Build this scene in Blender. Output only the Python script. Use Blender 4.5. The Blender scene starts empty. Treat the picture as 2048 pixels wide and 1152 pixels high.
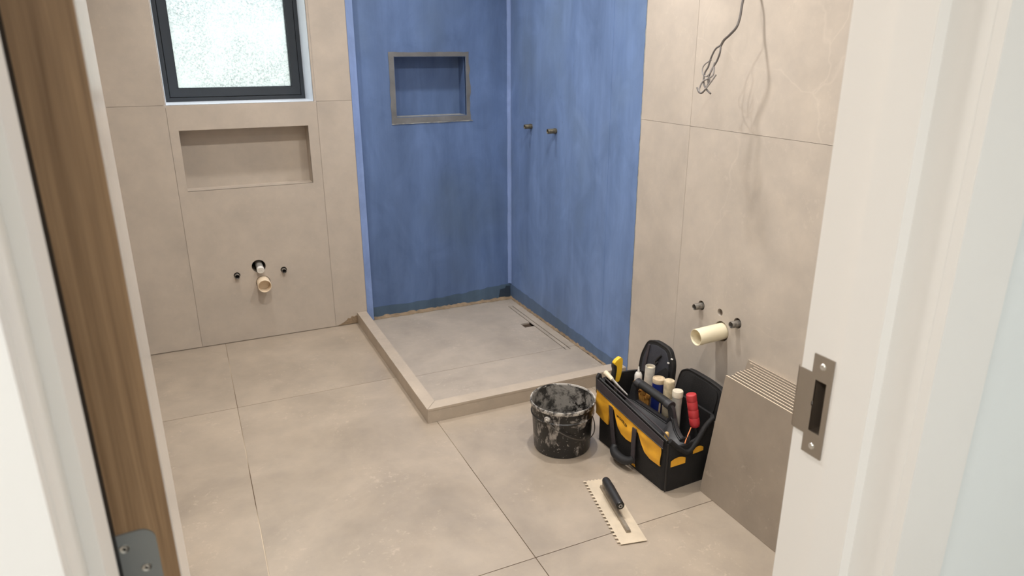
import bpy, bmesh, math, random
from mathutils import Vector, Matrix
random.seed(7)
PI = math.pi
S = bpy.context.scene
COL = S.collection

# ------------------------------------------------------------------ camera
cd = bpy.data.cameras.new('camera')
cam = bpy.data.objects.new('camera', cd); COL.objects.link(cam)
fwd = Vector((0.3971, 0.8609, -0.3180)); rgt = Vector((0.9077, -0.4196, -0.0025)); up = Vector((0.1356, 0.2876, 0.9481))
M = Matrix((rgt, up, -fwd)).transposed().to_4x4(); M.translation = Vector((0, 0, 1.5))
cam.matrix_world = M
cd.sensor_width = 36; cd.lens = 36 * 1399.06 / 2048
cd.clip_start = 0.02
cd.dof.use_dof = True; cd.dof.focus_distance = 2.0; cd.dof.aperture_fstop = 9.0
S.camera = cam

# ------------------------------------------------------------------ world, exposure
W = bpy.data.worlds.new('overcast_sky'); S.world = W; W.use_nodes = True
nt = W.node_tree; nt.nodes.clear()
tc = nt.nodes.new('ShaderNodeTexCoord'); sx = nt.nodes.new('ShaderNodeSeparateXYZ')
rp = nt.nodes.new('ShaderNodeValToRGB'); bg = nt.nodes.new('ShaderNodeBackground'); wo = nt.nodes.new('ShaderNodeOutputWorld')
mr = nt.nodes.new('ShaderNodeMapRange'); mr.inputs[1].default_value = -1; mr.inputs[2].default_value = 1
nt.links.new(tc.outputs['Generated'], sx.inputs[0]); nt.links.new(sx.outputs[2], mr.inputs[0]); nt.links.new(mr.outputs[0], rp.inputs[0])
e = rp.color_ramp.elements
e[0].position = 0.0; e[0].color = (0.46, 0.50, 0.40, 1)
e[1].position = 0.62; e[1].color = (0.76, 0.90, 1.0, 1)
k = e.new(0.47); k.color = (0.68, 0.74, 0.66, 1)
nt.links.new(rp.outputs[0], bg.inputs[0]); bg.inputs[1].default_value = 3.1
nt.links.new(bg.outputs[0], wo.inputs[0])
S.view_settings.view_transform = 'Standard'; S.view_settings.look = 'None'
S.view_settings.exposure = 0.30; S.view_settings.gamma = 1.0; S.view_settings.use_curve_mapping = False

# ------------------------------------------------------------------ lamps (recessed ceiling downlights, added hall fill lights)
def disk(name, loc, r, watts, color, spread=150):
    l = bpy.data.lights.new(name, 'AREA'); l.shape = 'DISK'; l.size = 2 * r; l.energy = watts; l.color = color
    l.spread = math.radians(spread)
    o = bpy.data.objects.new(name, l); o.location = loc; COL.objects.link(o)
    return o
WARM = (1.0, 0.975, 0.945)
for (lx, ly, w) in ((0.28, 3.28, 6.2), (1.22, 3.32, 5.6), (0.28, 2.22, 12.0), (1.22, 2.22, 11.5), (0.28, 1.05, 6.0), (1.22, 1.10, 7.0)):
    disk('downlight', (lx, ly, 2.435), 0.04, w, WARM)
disk('hall_fill', (-0.75, -0.35, 2.43), 0.16, 17, (0.97, 0.985, 1.0))  # unseen fill light added in the hall to brighten the jamb faces
disk('hall_fill', (0.50, -0.95, 2.43), 0.2, 15, (0.91, 0.965, 1.0))  # unseen cool fill added for daylight on the architraves, left jamb and near floor

# ------------------------------------------------------------------ node helpers
def newmat(name):
    m = bpy.data.materials.new(name); m.use_nodes = True
    n = m.node_tree; b = n.nodes['Principled BSDF']
    return m, n, b
def srgb(r, g, b):
    f = lambda c: (c / 255 / 12.92) if c / 255 <= 0.04045 else ((c / 255 + 0.055) / 1.055) ** 2.4
    return (f(r), f(g), f(b), 1)
def plain(name, c, rough=0.5, metal=0.0, bump=0.0, bscale=60, var=0.0, vscale=8, spec=0.5):
    m, n, b = newmat(name)
    b.inputs['Roughness'].default_value = rough; b.inputs['Metallic'].default_value = metal
    b.inputs['Specular IOR Level'].default_value = spec
    b.inputs['Base Color'].default_value = c
    t = n.nodes.new('ShaderNodeTexCoord')
    if var > 0:
        no = n.nodes.new('ShaderNodeTexNoise'); no.inputs['Scale'].default_value = vscale; no.inputs['Detail'].default_value = 5
        r = n.nodes.new('ShaderNodeValToRGB')
        r.color_ramp.elements[0].position = 0.3; r.color_ramp.elements[1].position = 0.72
        r.color_ramp.elements[0].color = tuple(x * (1 - var) for x in c[:3]) + (1,)
        r.color_ramp.elements[1].color = tuple(min(1, x * (1 + var)) for x in c[:3]) + (1,)
        n.links.new(t.outputs['Object'], no.inputs['Vector']); n.links.new(no.outputs[0], r.inputs[0])
        n.links.new(r.outputs[0], b.inputs['Base Color'])
    if bump > 0:
        nb = n.nodes.new('ShaderNodeTexNoise'); nb.inputs['Scale'].default_value = bscale; nb.inputs['Detail'].default_value = 3
        bu = n.nodes.new('ShaderNodeBump'); bu.inputs['Strength'].default_value = bump; bu.inputs['Distance'].default_value = 0.004
        n.links.new(t.outputs['Object'], nb.inputs['Vector']); n.links.new(nb.outputs[0], bu.inputs['Height'])
        n.links.new(bu.outputs[0], b.inputs['Normal'])
    return m
def mixcol(n, fac, a, b, mode='MIX'):
    x = n.nodes.new('ShaderNodeMix'); x.data_type = 'RGBA'; x.blend_type = mode
    for sock, v in ((x.inputs['Factor'], fac), (x.inputs['A'], a), (x.inputs['B'], b)):
        pass
    def put(sock, v):
        if hasattr(v, 'is_linked') or hasattr(v, 'links'): n.links.new(v, sock)
        else: sock.default_value = v
    put(x.inputs[0], fac); put(x.inputs[6], a); put(x.inputs[7], b)
    return x.outputs[2]
def noise(n, vec, scale, detail=4, rough=0.55, dist=0.0):
    x = n.nodes.new('ShaderNodeTexNoise'); x.inputs['Scale'].default_value = scale
    x.inputs['Detail'].default_value = detail; x.inputs['Roughness'].default_value = rough; x.inputs['Distortion'].default_value = dist
    n.links.new(vec, x.inputs['Vector']); return x.outputs[0]
def ramp(n, v, p0, p1, c0=(0, 0, 0, 1), c1=(1, 1, 1, 1)):
    r = n.nodes.new('ShaderNodeValToRGB'); r.color_ramp.elements[0].position = p0; r.color_ramp.elements[1].position = p1
    r.color_ramp.elements[0].color = c0; r.color_ramp.elements[1].color = c1
    n.links.new(v, r.inputs[0]); return r.outputs[0]
def mapping(n, vec, scale=(1, 1, 1), loc=(0, 0, 0), rot=(0, 0, 0)):
    m = n.nodes.new('ShaderNodeMapping'); m.inputs['Scale'].default_value = scale; m.inputs['Location'].default_value = loc
    m.inputs['Rotation'].default_value = rot
    n.links.new(vec, m.inputs['Vector']); return m.outputs[0]
def randvec(n):
    """object coordinates shifted by a random amount per tile, so every tile shows its own cut of the stone print"""
    t = n.nodes.new('ShaderNodeTexCoord'); oi = n.nodes.new('ShaderNodeObjectInfo')
    mu = n.nodes.new('ShaderNodeMath'); mu.operation = 'MULTIPLY'; mu.inputs[1].default_value = 37.0
    n.links.new(oi.outputs['Random'], mu.inputs[0])
    ad = n.nodes.new('ShaderNodeVectorMath'); ad.operation = 'ADD'
    n.links.new(t.outputs['Object'], ad.inputs[0]); n.links.new(mu.outputs[0], ad.inputs[1])
    return ad.outputs[0]

def stone(name, base, speck=0.5, veins=0.0, rough=0.45, contrast=1.0, stretch=(1, 1, 1), axis_rot=(0, 0, 0)):
    m, n, b = newmat(name)
    v = randvec(n)
    vs = mapping(n, v, stretch)
    lo = tuple(x * (1 - 0.16 * contrast) for x in base[:3]) + (1,); hi = tuple(min(1, x * (1 + 0.13 * contrast)) for x in base[:3]) + (1,)
    a = ramp(n, noise(n, vs, 2.6, 6, 0.6, 0.4), 0.32, 0.68, lo, hi)
    g = ramp(n, noise(n, vs, 9.0, 6, 0.65), 0.3, 0.75, (0.9, 0.9, 0.91, 1), (1.06, 1.05, 1.04, 1))
    c = mixcol(n, 1.0, a, g, 'MULTIPLY')
    # pale mineral flecks, only in some patches
    f1 = ramp(n, noise(n, mapping(n, v, (stretch[0], stretch[1], stretch[2])), 46, 5, 0.7), 0.57, 0.68)
    f2 = ramp(n, noise(n, v, 5.0, 2), 0.48, 0.62)
    fm = n.nodes.new('ShaderNodeMath'); fm.operation = 'MULTIPLY'; n.links.new(f1, fm.inputs[0]); n.links.new(f2, fm.inputs[1])
    fs = n.nodes.new('ShaderNodeMath'); fs.operation = 'MULTIPLY'; fs.inputs[1].default_value = speck; n.links.new(fm.outputs[0], fs.inputs[0])
    c = mixcol(n, fs.outputs[0], c, tuple(min(1, x * 1.5) for x in base[:3]) + (1,))
    d1 = ramp(n, noise(n, mapping(n, v, stretch, (5, 2, 9)), 38, 4, 0.7), 0.66, 0.74)
    ds = n.nodes.new('ShaderNodeMath'); ds.operation = 'MULTIPLY'; ds.inputs[1].default_value = 0.45 * speck; n.links.new(d1, ds.inputs[0])
    c = mixcol(n, ds.outputs[0], c, tuple(x * 0.62 for x in base[:3]) + (1,))
    if veins > 0:
        vo = n.nodes.new('ShaderNodeTexVoronoi'); vo.feature = 'DISTANCE_TO_EDGE'; vo.inputs['Scale'].default_value = 1.7
        wv = n.nodes.new('ShaderNodeVectorMath'); wv.operation = 'ADD'
        nn = n.nodes.new('ShaderNodeTexNoise'); nn.inputs['Scale'].default_value = 3.0; nn.inputs['Detail'].default_value = 4
        n.links.new(v, nn.inputs['Vector'])
        sc = n.nodes.new('ShaderNodeVectorMath'); sc.operation = 'SCALE'; sc.inputs['Scale'].default_value = 0.35
        n.links.new(nn.outputs['Color'], sc.inputs[0]); n.links.new(v, wv.inputs[0]); n.links.new(sc.outputs[0], wv.inputs[1])
        n.links.new(wv.outputs[0], vo.inputs['Vector'])
        vl = ramp(n, vo.outputs['Distance'], 0.0, 0.009, (1, 1, 1, 1), (0, 0, 0, 1))
        vm = ramp(n, noise(n, v, 2.2, 2), 0.5, 0.66)
        q = n.nodes.new('ShaderNodeMath'); q.operation = 'MULTIPLY'; n.links.new(vl, q.inputs[0]); n.links.new(vm, q.inputs[1])
        q2 = n.nodes.new('ShaderNodeMath'); q2.operation = 'MULTIPLY'; q2.inputs[1].default_value = veins; n.links.new(q.outputs[0], q2.inputs[0])
        c = mixcol(n, q2.outputs[0], c, tuple(min(1, x * 1.45) for x in base[:3]) + (1,))
    n.links.new(c, b.inputs['Base Color']); b.inputs['Specular IOR Level'].default_value = 1.0 if rough < 0.42 else 0.5
    rr = ramp(n, noise(n, v, 7, 4), 0.3, 0.7, (rough - 0.05,) * 3 + (1,), (rough + 0.08,) * 3 + (1,))
    n.links.new(rr, b.inputs['Roughness'])
    bu = n.nodes.new('ShaderNodeBump'); bu.inputs['Strength'].default_value = 0.06; bu.inputs['Distance'].default_value = 0.003
    n.links.new(noise(n, v, 40, 4), bu.inputs['Height']); n.links.new(bu.outputs[0], b.inputs['Normal'])
    return m

def membrane(name, base, var=0.22):
    """brushed-on waterproofing paint: long vertical brush and roller strokes"""
    m, n, b = newmat(name)
    t = n.nodes.new('ShaderNodeTexCoord'); v = t.outputs['Object']
    big = ramp(n, noise(n, mapping(n, v, (2.2, 2.2, 0.45)), 1.6, 4, 0.6, 0.6), 0.3, 0.72,
               tuple(x * (1 - var) for x in base[:3]) + (1,), tuple(min(1, x * (1 + var)) for x in base[:3]) + (1,))
    st = ramp(n, noise(n, mapping(n, v, (9, 9, 0.8)), 1.2, 6, 0.65, 0.5), 0.3, 0.7, (0.87, 0.89, 0.91, 1), (1.09, 1.08, 1.07, 1))
    c = mixcol(n, 1.0, big, st, 'MULTIPLY')
    bl = ramp(n, noise(n, mapping(n, v, (1.6, 1.6, 1.0), (1, 8, 3)), 3.4, 6, 0.62, 1.2), 0.34, 0.66, (0.88, 0.89, 0.90, 1), (1.11, 1.10, 1.10, 1))
    c = mixcol(n, 1.0, c, bl, 'MULTIPLY')
    gr = ramp(n, noise(n, mapping(n, v, (1.4, 1.4, 0.8), (3, 1, 4)), 1.9, 3), 0.5, 0.72)
    gs = n.nodes.new('ShaderNodeMath'); gs.operation = 'MULTIPLY'; gs.inputs[1].default_value = 0.4; n.links.new(gr, gs.inputs[0])
    c = mixcol(n, gs.outputs[0], c, (base[0] * 0.98, base[1] * 0.9, base[2] * 0.68, 1))
    dk = ramp(n, noise(n, mapping(n, v, (1, 1, 0.5), (7, 7, 1)), 20, 5, 0.7), 0.66, 0.74)
    dm = n.nodes.new('ShaderNodeMath'); dm.operation = 'MULTIPLY'; dm.inputs[1].default_value = 0.3; n.links.new(dk, dm.inputs[0])
    c = mixcol(n, dm.outputs[0], c, tuple(x * 0.55 for x in base[:3]) + (1,))
    n.links.new(c, b.inputs['Base Color']); b.inputs['Roughness'].default_value = 0.55
    b.inputs['Specular IOR Level'].default_value = 0.35
    bu = n.nodes.new('ShaderNodeBump'); bu.inputs['Strength'].default_value = 0.25; bu.inputs['Distance'].default_value = 0.004
    n.links.new(noise(n, mapping(n, v, (9, 9, 1.2)), 3, 5, 0.6), bu.inputs['Height']); n.links.new(bu.outputs[0], b.inputs['Normal'])
    return m

def oak():
    m, n, b = newmat('oak_veneer')
    t = n.nodes.new('ShaderNodeTexCoord'); v = t.outputs['Object']
    g = ramp(n, noise(n, mapping(n, v, (60, 60, 1.6)), 1.6, 5, 0.6, 0.8), 0.28, 0.74, srgb(132, 100, 68), srgb(180, 144, 106))
    p = ramp(n, noise(n, mapping(n, v, (300, 300, 6)), 1.5, 3), 0.35, 0.65, (0.86, 0.85, 0.84, 1), (1.05, 1.05, 1.05, 1))
    n.links.new(mixcol(n, 1.0, g, p, 'MULTIPLY'), b.inputs['Base Color']); b.inputs['Roughness'].default_value = 0.5
    return m

def splashed(name, dark, pale, amount, scale, streak=(1, 1, 0.55), soft=0.05):
    m, n, b = newmat(name)
    t = n.nodes.new('ShaderNodeTexCoord'); v = t.outputs['Object']
    a = ramp(n, noise(n, mapping(n, v, streak), scale, 7, 0.68, 0.5), amount, amount + soft)
    sp = ramp(n, noise(n, v, scale * 6, 3, 0.6), 0.62, 0.67)
    mx = n.nodes.new('ShaderNodeMath'); mx.operation = 'MAXIMUM'; n.links.new(a, mx.inputs[0]); n.links.new(sp, mx.inputs[1])
    md = ramp(n, noise(n, v, scale * 2.3, 6, 0.7), 0.40, 0.54, (0.10, 0.10, 0.10, 1), (1, 1, 1, 1))
    mm = n.nodes.new('ShaderNodeMath'); mm.operation = 'MULTIPLY'; n.links.new(mx.outputs[0], mm.inputs[0]); n.links.new(md, mm.inputs[1])
    n.links.new(mixcol(n, mm.outputs[0], dark, pale), b.inputs['Base Color'])
    n.links.new(ramp(n, mm.outputs[0], 0, 1, (0.35,) * 3 + (1,), (0.85,) * 3 + (1,)), b.inputs['Roughness'])
    bu = n.nodes.new('ShaderNodeBump'); bu.inputs['Strength'].default_value = 0.5; bu.inputs['Distance'].default_value = 0.002
    n.links.new(mm.outputs[0], bu.inputs['Height']); n.links.new(bu.outputs[0], b.inputs['Normal'])
    return m

MT = {}
MT['floor_tile'] = stone('floor_stone_tile', srgb(168, 154, 137), 0.5, 0, 0.33, 1.0)
MT['shower_tile'] = stone('shower_stone_tile', srgb(174, 162, 148), 0.45, 0, 0.5, 0.9)
MT['wall_tile'] = stone('wall_stone_tile', srgb(184, 172, 158), 0.12, 0.0, 0.5, 0.4)
MT['wall_tile_r'] = stone('veined_wall_tile', srgb(192, 181, 168), 0.18, 0.2, 0.5, 0.55)
MT['hob_tile'] = stone('hob_stone_tile', srgb(182, 168, 151), 0.25, 0, 0.5, 0.5, (1, 1, 1))
MT['stack_tile'] = stone('spare_tile_face', srgb(147, 134, 119), 0.6, 0, 0.5, 0.8)
MT['tile_body'] = plain('tile_body_edge', srgb(226, 208, 183), 0.8)
def grout():
    m, n, b = newmat('grout')
    t = n.nodes.new('ShaderNodeTexCoord')
    n.links.new(ramp(n, noise(n, t.outputs['Object'], 0.9, 2), 0.46, 0.56, srgb(98, 80, 62), srgb(212, 196, 172)), b.inputs['Base Color'])
    b.inputs['Roughness'].default_value = 0.95
    return m
MT['grout'] = grout()
MT['wall_grout'] = plain('wall_grout', srgb(160, 144, 126), 0.95)
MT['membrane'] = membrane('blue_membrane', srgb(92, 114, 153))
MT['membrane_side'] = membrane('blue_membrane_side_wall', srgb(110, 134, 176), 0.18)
MT['membrane_tape'] = membrane('pale_blue_tape', srgb(126, 148, 194), 0.08)
MT['membrane_skirt'] = membrane('grey_blue_base_coat', srgb(78, 98, 118), 0.2)
MT['side_skirt'] = membrane('dull_blue_base_coat', srgb(88, 109, 138), 0.2)
MT['corner_dark'] = membrane('dark_blue_grey_coat', srgb(50, 62, 76), 0.2)
MT['niche_trim'] = plain('grey_niche_trim', srgb(108, 108, 108), 0.6, var=0.28, vscale=9, bump=0.2)
MT['mortar'] = plain('sandy_mortar', srgb(142, 122, 98), 0.95, bump=0.9, bscale=90, var=0.25, vscale=30)
MT['notch'] = plain('brown_void', srgb(70, 54, 40), 0.95)
MT['adhesive'] = plain('grey_tile_adhesive', srgb(150, 150, 146), 0.95, bump=0.9, bscale=120, var=0.3, vscale=40)
MT['white_paint'] = plain('white_satin_paint', srgb(236, 231, 224), 0.35, bump=0.03, bscale=30)
MT['door_paint'] = plain('door_gloss_paint', srgb(226, 220, 212), 0.16)
MT['plaster'] = plain('white_wall_paint', srgb(232, 234, 231), 0.7, bump=0.06, bscale=25, var=0.02, vscale=3)
MT['reveal'] = plain('white_window_reveal', srgb(238, 243, 250), 0.4)
MT['ceiling'] = plain('ceiling_paint', srgb(236, 233, 228), 0.85)
MT['oak'] = oak()
MT['frame'] = plain('charcoal_aluminium', srgb(44, 49, 55), 0.42, bump=0.05, bscale=300)
MT['gasket_and_gap'] = plain('black_gasket_and_gap_shade', srgb(14, 15, 17), 0.6)  # window gasket, and the black strip that paints the door gap's shade
MT['steel'] = plain('brushed_steel', srgb(166, 157, 146), 0.38, 1.0, bump=0.06, bscale=200)
MT['hinge'] = plain('satin_grey_hinge', srgb(148, 151, 150), 0.42, 0.55)
MT['screw'] = plain('bright_screw', srgb(205, 200, 192), 0.3, 0.9)
MT['dark'] = plain('dark_void', srgb(20, 17, 15), 0.9)
MT['latchbox'] = plain('dull_box_steel', srgb(120, 106, 92), 0.5, 0.5)
MT['black_pipe'] = plain('dirty_black_fitting', srgb(60, 58, 54), 0.45, 0.3, var=0.6, vscale=60)
MT['grey_pipe'] = plain('grey_poly_pipe', srgb(150, 146, 140), 0.5, var=0.25, vscale=40)
MT['dull_pipe'] = plain('dull_metal_pipe', srgb(128, 122, 114), 0.35, 0.4, var=0.55, vscale=70)
MT['brass'] = plain('grimy_brass_fitting', srgb(104, 98, 82), 0.4, 0.5, var=0.5, vscale=70)
MT['pvc'] = plain('cream_pvc', srgb(234, 222, 192), 0.38, var=0.05, vscale=20)
MT['pvc_warm'] = plain('cream_pvc_warm', srgb(228, 208, 180), 0.42, var=0.05, vscale=20)
MT['cable'] = plain('grey_cable_sheath', srgb(92, 86, 82), 0.5)
MT['conductor'] = plain('pale_grey_conductor', srgb(140, 134, 130), 0.45)
MT['bucket'] = splashed('black_bucket_splashed', srgb(24, 23, 23), srgb(168, 162, 156), 0.55, 17)
MT['bucket_in'] = splashed('bucket_inside_mortar', srgb(30, 28, 27), srgb(150, 145, 138), 0.41, 10, (1, 1, 0.8), 0.03)
MT['bucket_rim'] = splashed('bucket_rim_mortar', srgb(44, 42, 40), srgb(196, 190, 182), 0.40, 18, (1, 1, 1))
MT['wire'] = plain('dull_steel_wire', srgb(96, 92, 88), 0.45, 0.6)
MT['blade'] = plain('mortar_stained_blade', srgb(216, 200, 176), 0.5, 0.25, var=0.12, vscale=14, bump=0.2, bscale=90)
MT['tang'] = plain('dull_trowel_tang', srgb(150, 140, 126), 0.5, 0.5, var=0.2, vscale=40)
MT['grip_black'] = plain('worn_black_grip', srgb(34, 34, 36), 0.5, var=0.4, vscale=30, bump=0.2, bscale=80)
MT['cap'] = plain('black_end_cap', srgb(10, 10, 10), 0.4)
MT['ring'] = plain('pale_cap_ring', srgb(170, 165, 160), 0.4)
MT['black_cloth'] = plain('black_nylon', srgb(21, 19, 19), 0.75, bump=0.35, bscale=320, var=0.3, vscale=14)
MT['band_cloth'] = plain('charcoal_webbing', srgb(58, 51, 54), 0.75, bump=0.3, bscale=400, var=0.12, vscale=20)
MT['yellow_cloth'] = plain('yellow_nylon', srgb(228, 166, 44), 0.6, bump=0.35, bscale=26, var=0.14, vscale=16)
MT['pocket_cloth'] = plain('charcoal_pocket_cloth', srgb(48, 49, 56), 0.6, bump=0.3, bscale=200, var=0.1, vscale=20)
MT['piping'] = plain('black_piping', srgb(30, 28, 28), 0.5)
MT['bag_plastic'] = plain('black_moulded_plastic', srgb(50, 49, 51), 0.45, bump=0.1, bscale=200)
MT['rubber'] = plain('black_rubber_grip', srgb(27, 27, 28), 0.6, bump=0.2, bscale=240)
MT['ink'] = plain('black_print', srgb(26, 20, 14), 0.7)
MT['yellow_plastic'] = plain('yellow_plastic', srgb(236, 188, 46), 0.4, var=0.06, vscale=30)
MT['cream_plastic'] = plain('cream_plastic', srgb(222, 208, 180), 0.5, var=0.12, vscale=40)
MT['white_plastic'] = plain('white_plastic', srgb(230, 226, 218), 0.4)
MT['cap_white'] = plain('grubby_white_cap', srgb(216, 205, 184), 0.5, var=0.12, vscale=50)
MT['wood_end'] = plain('yellowish_wood', srgb(214, 176, 108), 0.6, var=0.1, vscale=40)
MT['blade_grey'] = plain('speckled_grey_blade', srgb(150, 145, 140), 0.5, 0.3, var=0.35, vscale=90)
MT['rag'] = plain('orange_yellow_cloth', srgb(210, 150, 72), 0.85, bump=0.5, bscale=60, var=0.3, vscale=35)
MT['blue_label'] = plain('deep_blue_label', srgb(28, 44, 118), 0.45, var=0.12, vscale=20)
MT['cardboard'] = plain('kraft_cardboard', srgb(196, 176, 146), 0.8, var=0.2, vscale=60)
MT['grime_tube'] = plain('smeared_beige_tube', srgb(202, 184, 152), 0.65, var=0.3, vscale=55)
MT['grey_tube'] = plain('pale_grey_tube', srgb(186, 180, 168), 0.55, var=0.15, vscale=50)
MT['red_plastic'] = plain('red_plastic', srgb(182, 52, 56), 0.38, var=0.1, vscale=20)
MT['orange_cord'] = plain('orange_cord', srgb(226, 138, 84), 0.6)
MT['saw_steel'] = plain('saw_blade_steel', srgb(130, 130, 130), 0.35, 0.9)
MT['outside'] = plain('exterior_render', srgb(200, 200, 196), 0.9)

# ------------------------------------------------------------------ mesh helpers
def link(name, me, mat, parent=None, kind=None, smooth=False):
    if isinstance(mat, (list, tuple)):
        for x in mat: me.materials.append(x)
    else:
        me.materials.append(mat)
    if smooth:
        for p in me.polygons: p.use_smooth = True
        try: me.set_sharp_from_angle(angle=math.radians(42))
        except Exception: pass
    o = bpy.data.objects.new(name, me); COL.objects.link(o)
    if parent is not None: o.parent = parent
    if kind: o['kind'] = kind
    return o
def fin(name, bm, mat, parent=None, kind=None, smooth=False, bevel=0.0, seg=2):
    if bevel > 0:
        ed = [x for x in bm.edges if len(x.link_faces) == 2 and x.calc_face_angle(0) > 0.6]
        bmesh.ops.bevel(bm, geom=ed, offset=bevel, segments=seg, affect='EDGES', profile=0.5, clamp_overlap=True)
    bmesh.ops.recalc_face_normals(bm, faces=bm.faces)
    me = bpy.data.meshes.new(name); bm.to_mesh(me); bm.free()
    return link(name, me, mat, parent, kind, smooth)
def thing(name, label, cat, loc=(0, 0, 0), rotz=0.0, group=None):
    o = bpy.data.objects.new(name, None); COL.objects.link(o); o.empty_display_size = 0.05
    o.location = loc; o.rotation_euler = (0, 0, rotz)
    o['label'] = label; o['category'] = cat
    if group: o['group'] = group
    return o
def tag(o, label, cat, group=None):
    o['label'] = label; o['category'] = cat
    if group: o['group'] = group
    return o
def box(bm, a, b):
    vs = [bm.verts.new((x, y, z)) for x in (a[0], b[0]) for y in (a[1], b[1]) for z in (a[2], b[2])]
    for f in ((0, 1, 3, 2), (4, 6, 7, 5), (0, 4, 5, 1), (2, 3, 7, 6), (0, 2, 6, 4), (1, 5, 7, 3)):
        bm.faces.new([vs[i] for i in f])
    return vs
def boxo(name, a, b, mat, parent=None, kind=None, bevel=0.0):
    bm = bmesh.new(); box(bm, a, b); return fin(name, bm, mat, parent, kind, bevel=bevel, smooth=bevel > 0)
def tube(bm, pts, r, n=10, cap=True, closed=False, flat=1.0, upv=None):
    pts = [Vector(p) for p in pts]; N = len(pts); rings = []
    rr = r if hasattr(r, '__len__') else [r] * N
    prev = None
    for i, p in enumerate(pts):
        if closed: t = pts[(i + 1) % N] - pts[i - 1]
        else: t = pts[min(i + 1, N - 1)] - pts[max(i - 1, 0)]
        t.normalize()
        if prev is None:
            a = Vector(upv) if upv else (Vector((0, 0, 1)) if abs(t.z) < 0.9 else Vector((1, 0, 0)))
        else: a = prev
        u = (a - t * a.dot(t)).normalized(); w = t.cross(u); prev = u
        rings.append([bm.verts.new(p + (u * math.cos(2 * PI * k / n) + w * math.sin(2 * PI * k / n) * flat) * rr[i]) for k in range(n)])
    for i in range(N if closed else N - 1):
        a, b = rings[i], rings[(i + 1) % N]
        for k in range(n): bm.faces.new((a[k], a[(k + 1) % n], b[(k + 1) % n], b[k]))
    if cap and not closed:
        bm.faces.new(rings[0][::-1]); bm.faces.new(rings[-1])
def smoothline(pts, sub=6):
    """Catmull-Rom through the given points"""
    P = [Vector(p) for p in pts]; P = [2 * P[0] - P[1]] + P + [2 * P[-1] - P[-2]]; out = []
    for i in range(1, len(P) - 2):
        for k in range(sub):
            t = k / sub
            out.append(0.5 * ((2 * P[i]) + (-P[i - 1] + P[i + 1]) * t + (2 * P[i - 1] - 5 * P[i] + 4 * P[i + 1] - P[i + 2]) * t * t + (-P[i - 1] + 3 * P[i] - 3 * P[i + 1] + P[i + 2]) * t ** 3))
    out.append(P[-2]); return out
def lathe(bm, prof, n=48, axis=Matrix.Identity(4)):
    rings = []
    for (r, z) in prof:
        if r < 1e-6: rings.append([bm.verts.new(axis @ Vector((0, 0, z)))])
        else: rings.append([bm.verts.new(axis @ Vector((r * math.cos(2 * PI * k / n), r * math.sin(2 * PI * k / n), z))) for k in range(n)])
    for a, b in zip(rings, rings[1:]):
        for k in range(n):
            k2 = (k + 1) % n
            if len(a) == 1 and len(b) == 1: continue
            if len(a) == 1: bm.faces.new((a[0], b[k], b[k2]))
            elif len(b) == 1: bm.faces.new((a[k], a[k2], b[0]))
            else: bm.faces.new((a[k], a[k2], b[k2], b[k]))
def prism(bm, outline, holes, d0, d1, fn):
    """flat plate: outline and holes in (u, v); fn(u, v, depth) -> point"""
    for lst in [outline] + list(holes): pass
    fronts = []
    for d in (d0, d1):
        es = []; 
        for lst in [outline] + list(holes):
            vs = [bm.verts.new(fn(u, v, d)) for u, v in lst]; fronts.append(vs)
            es += [bm.edges.new((vs[i], vs[(i + 1) % len(vs)])) for i in range(len(vs))]
        bmesh.ops.triangle_fill(bm, use_beauty=True, use_dissolve=False, edges=es)
    h = len(fronts) // 2
    for a, b in zip(fronts[:h], fronts[h:]):
        for i in range(len(a)):
            j = (i + 1) % len(a); bm.faces.new((a[i], a[j], b[j], b[i]))
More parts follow.
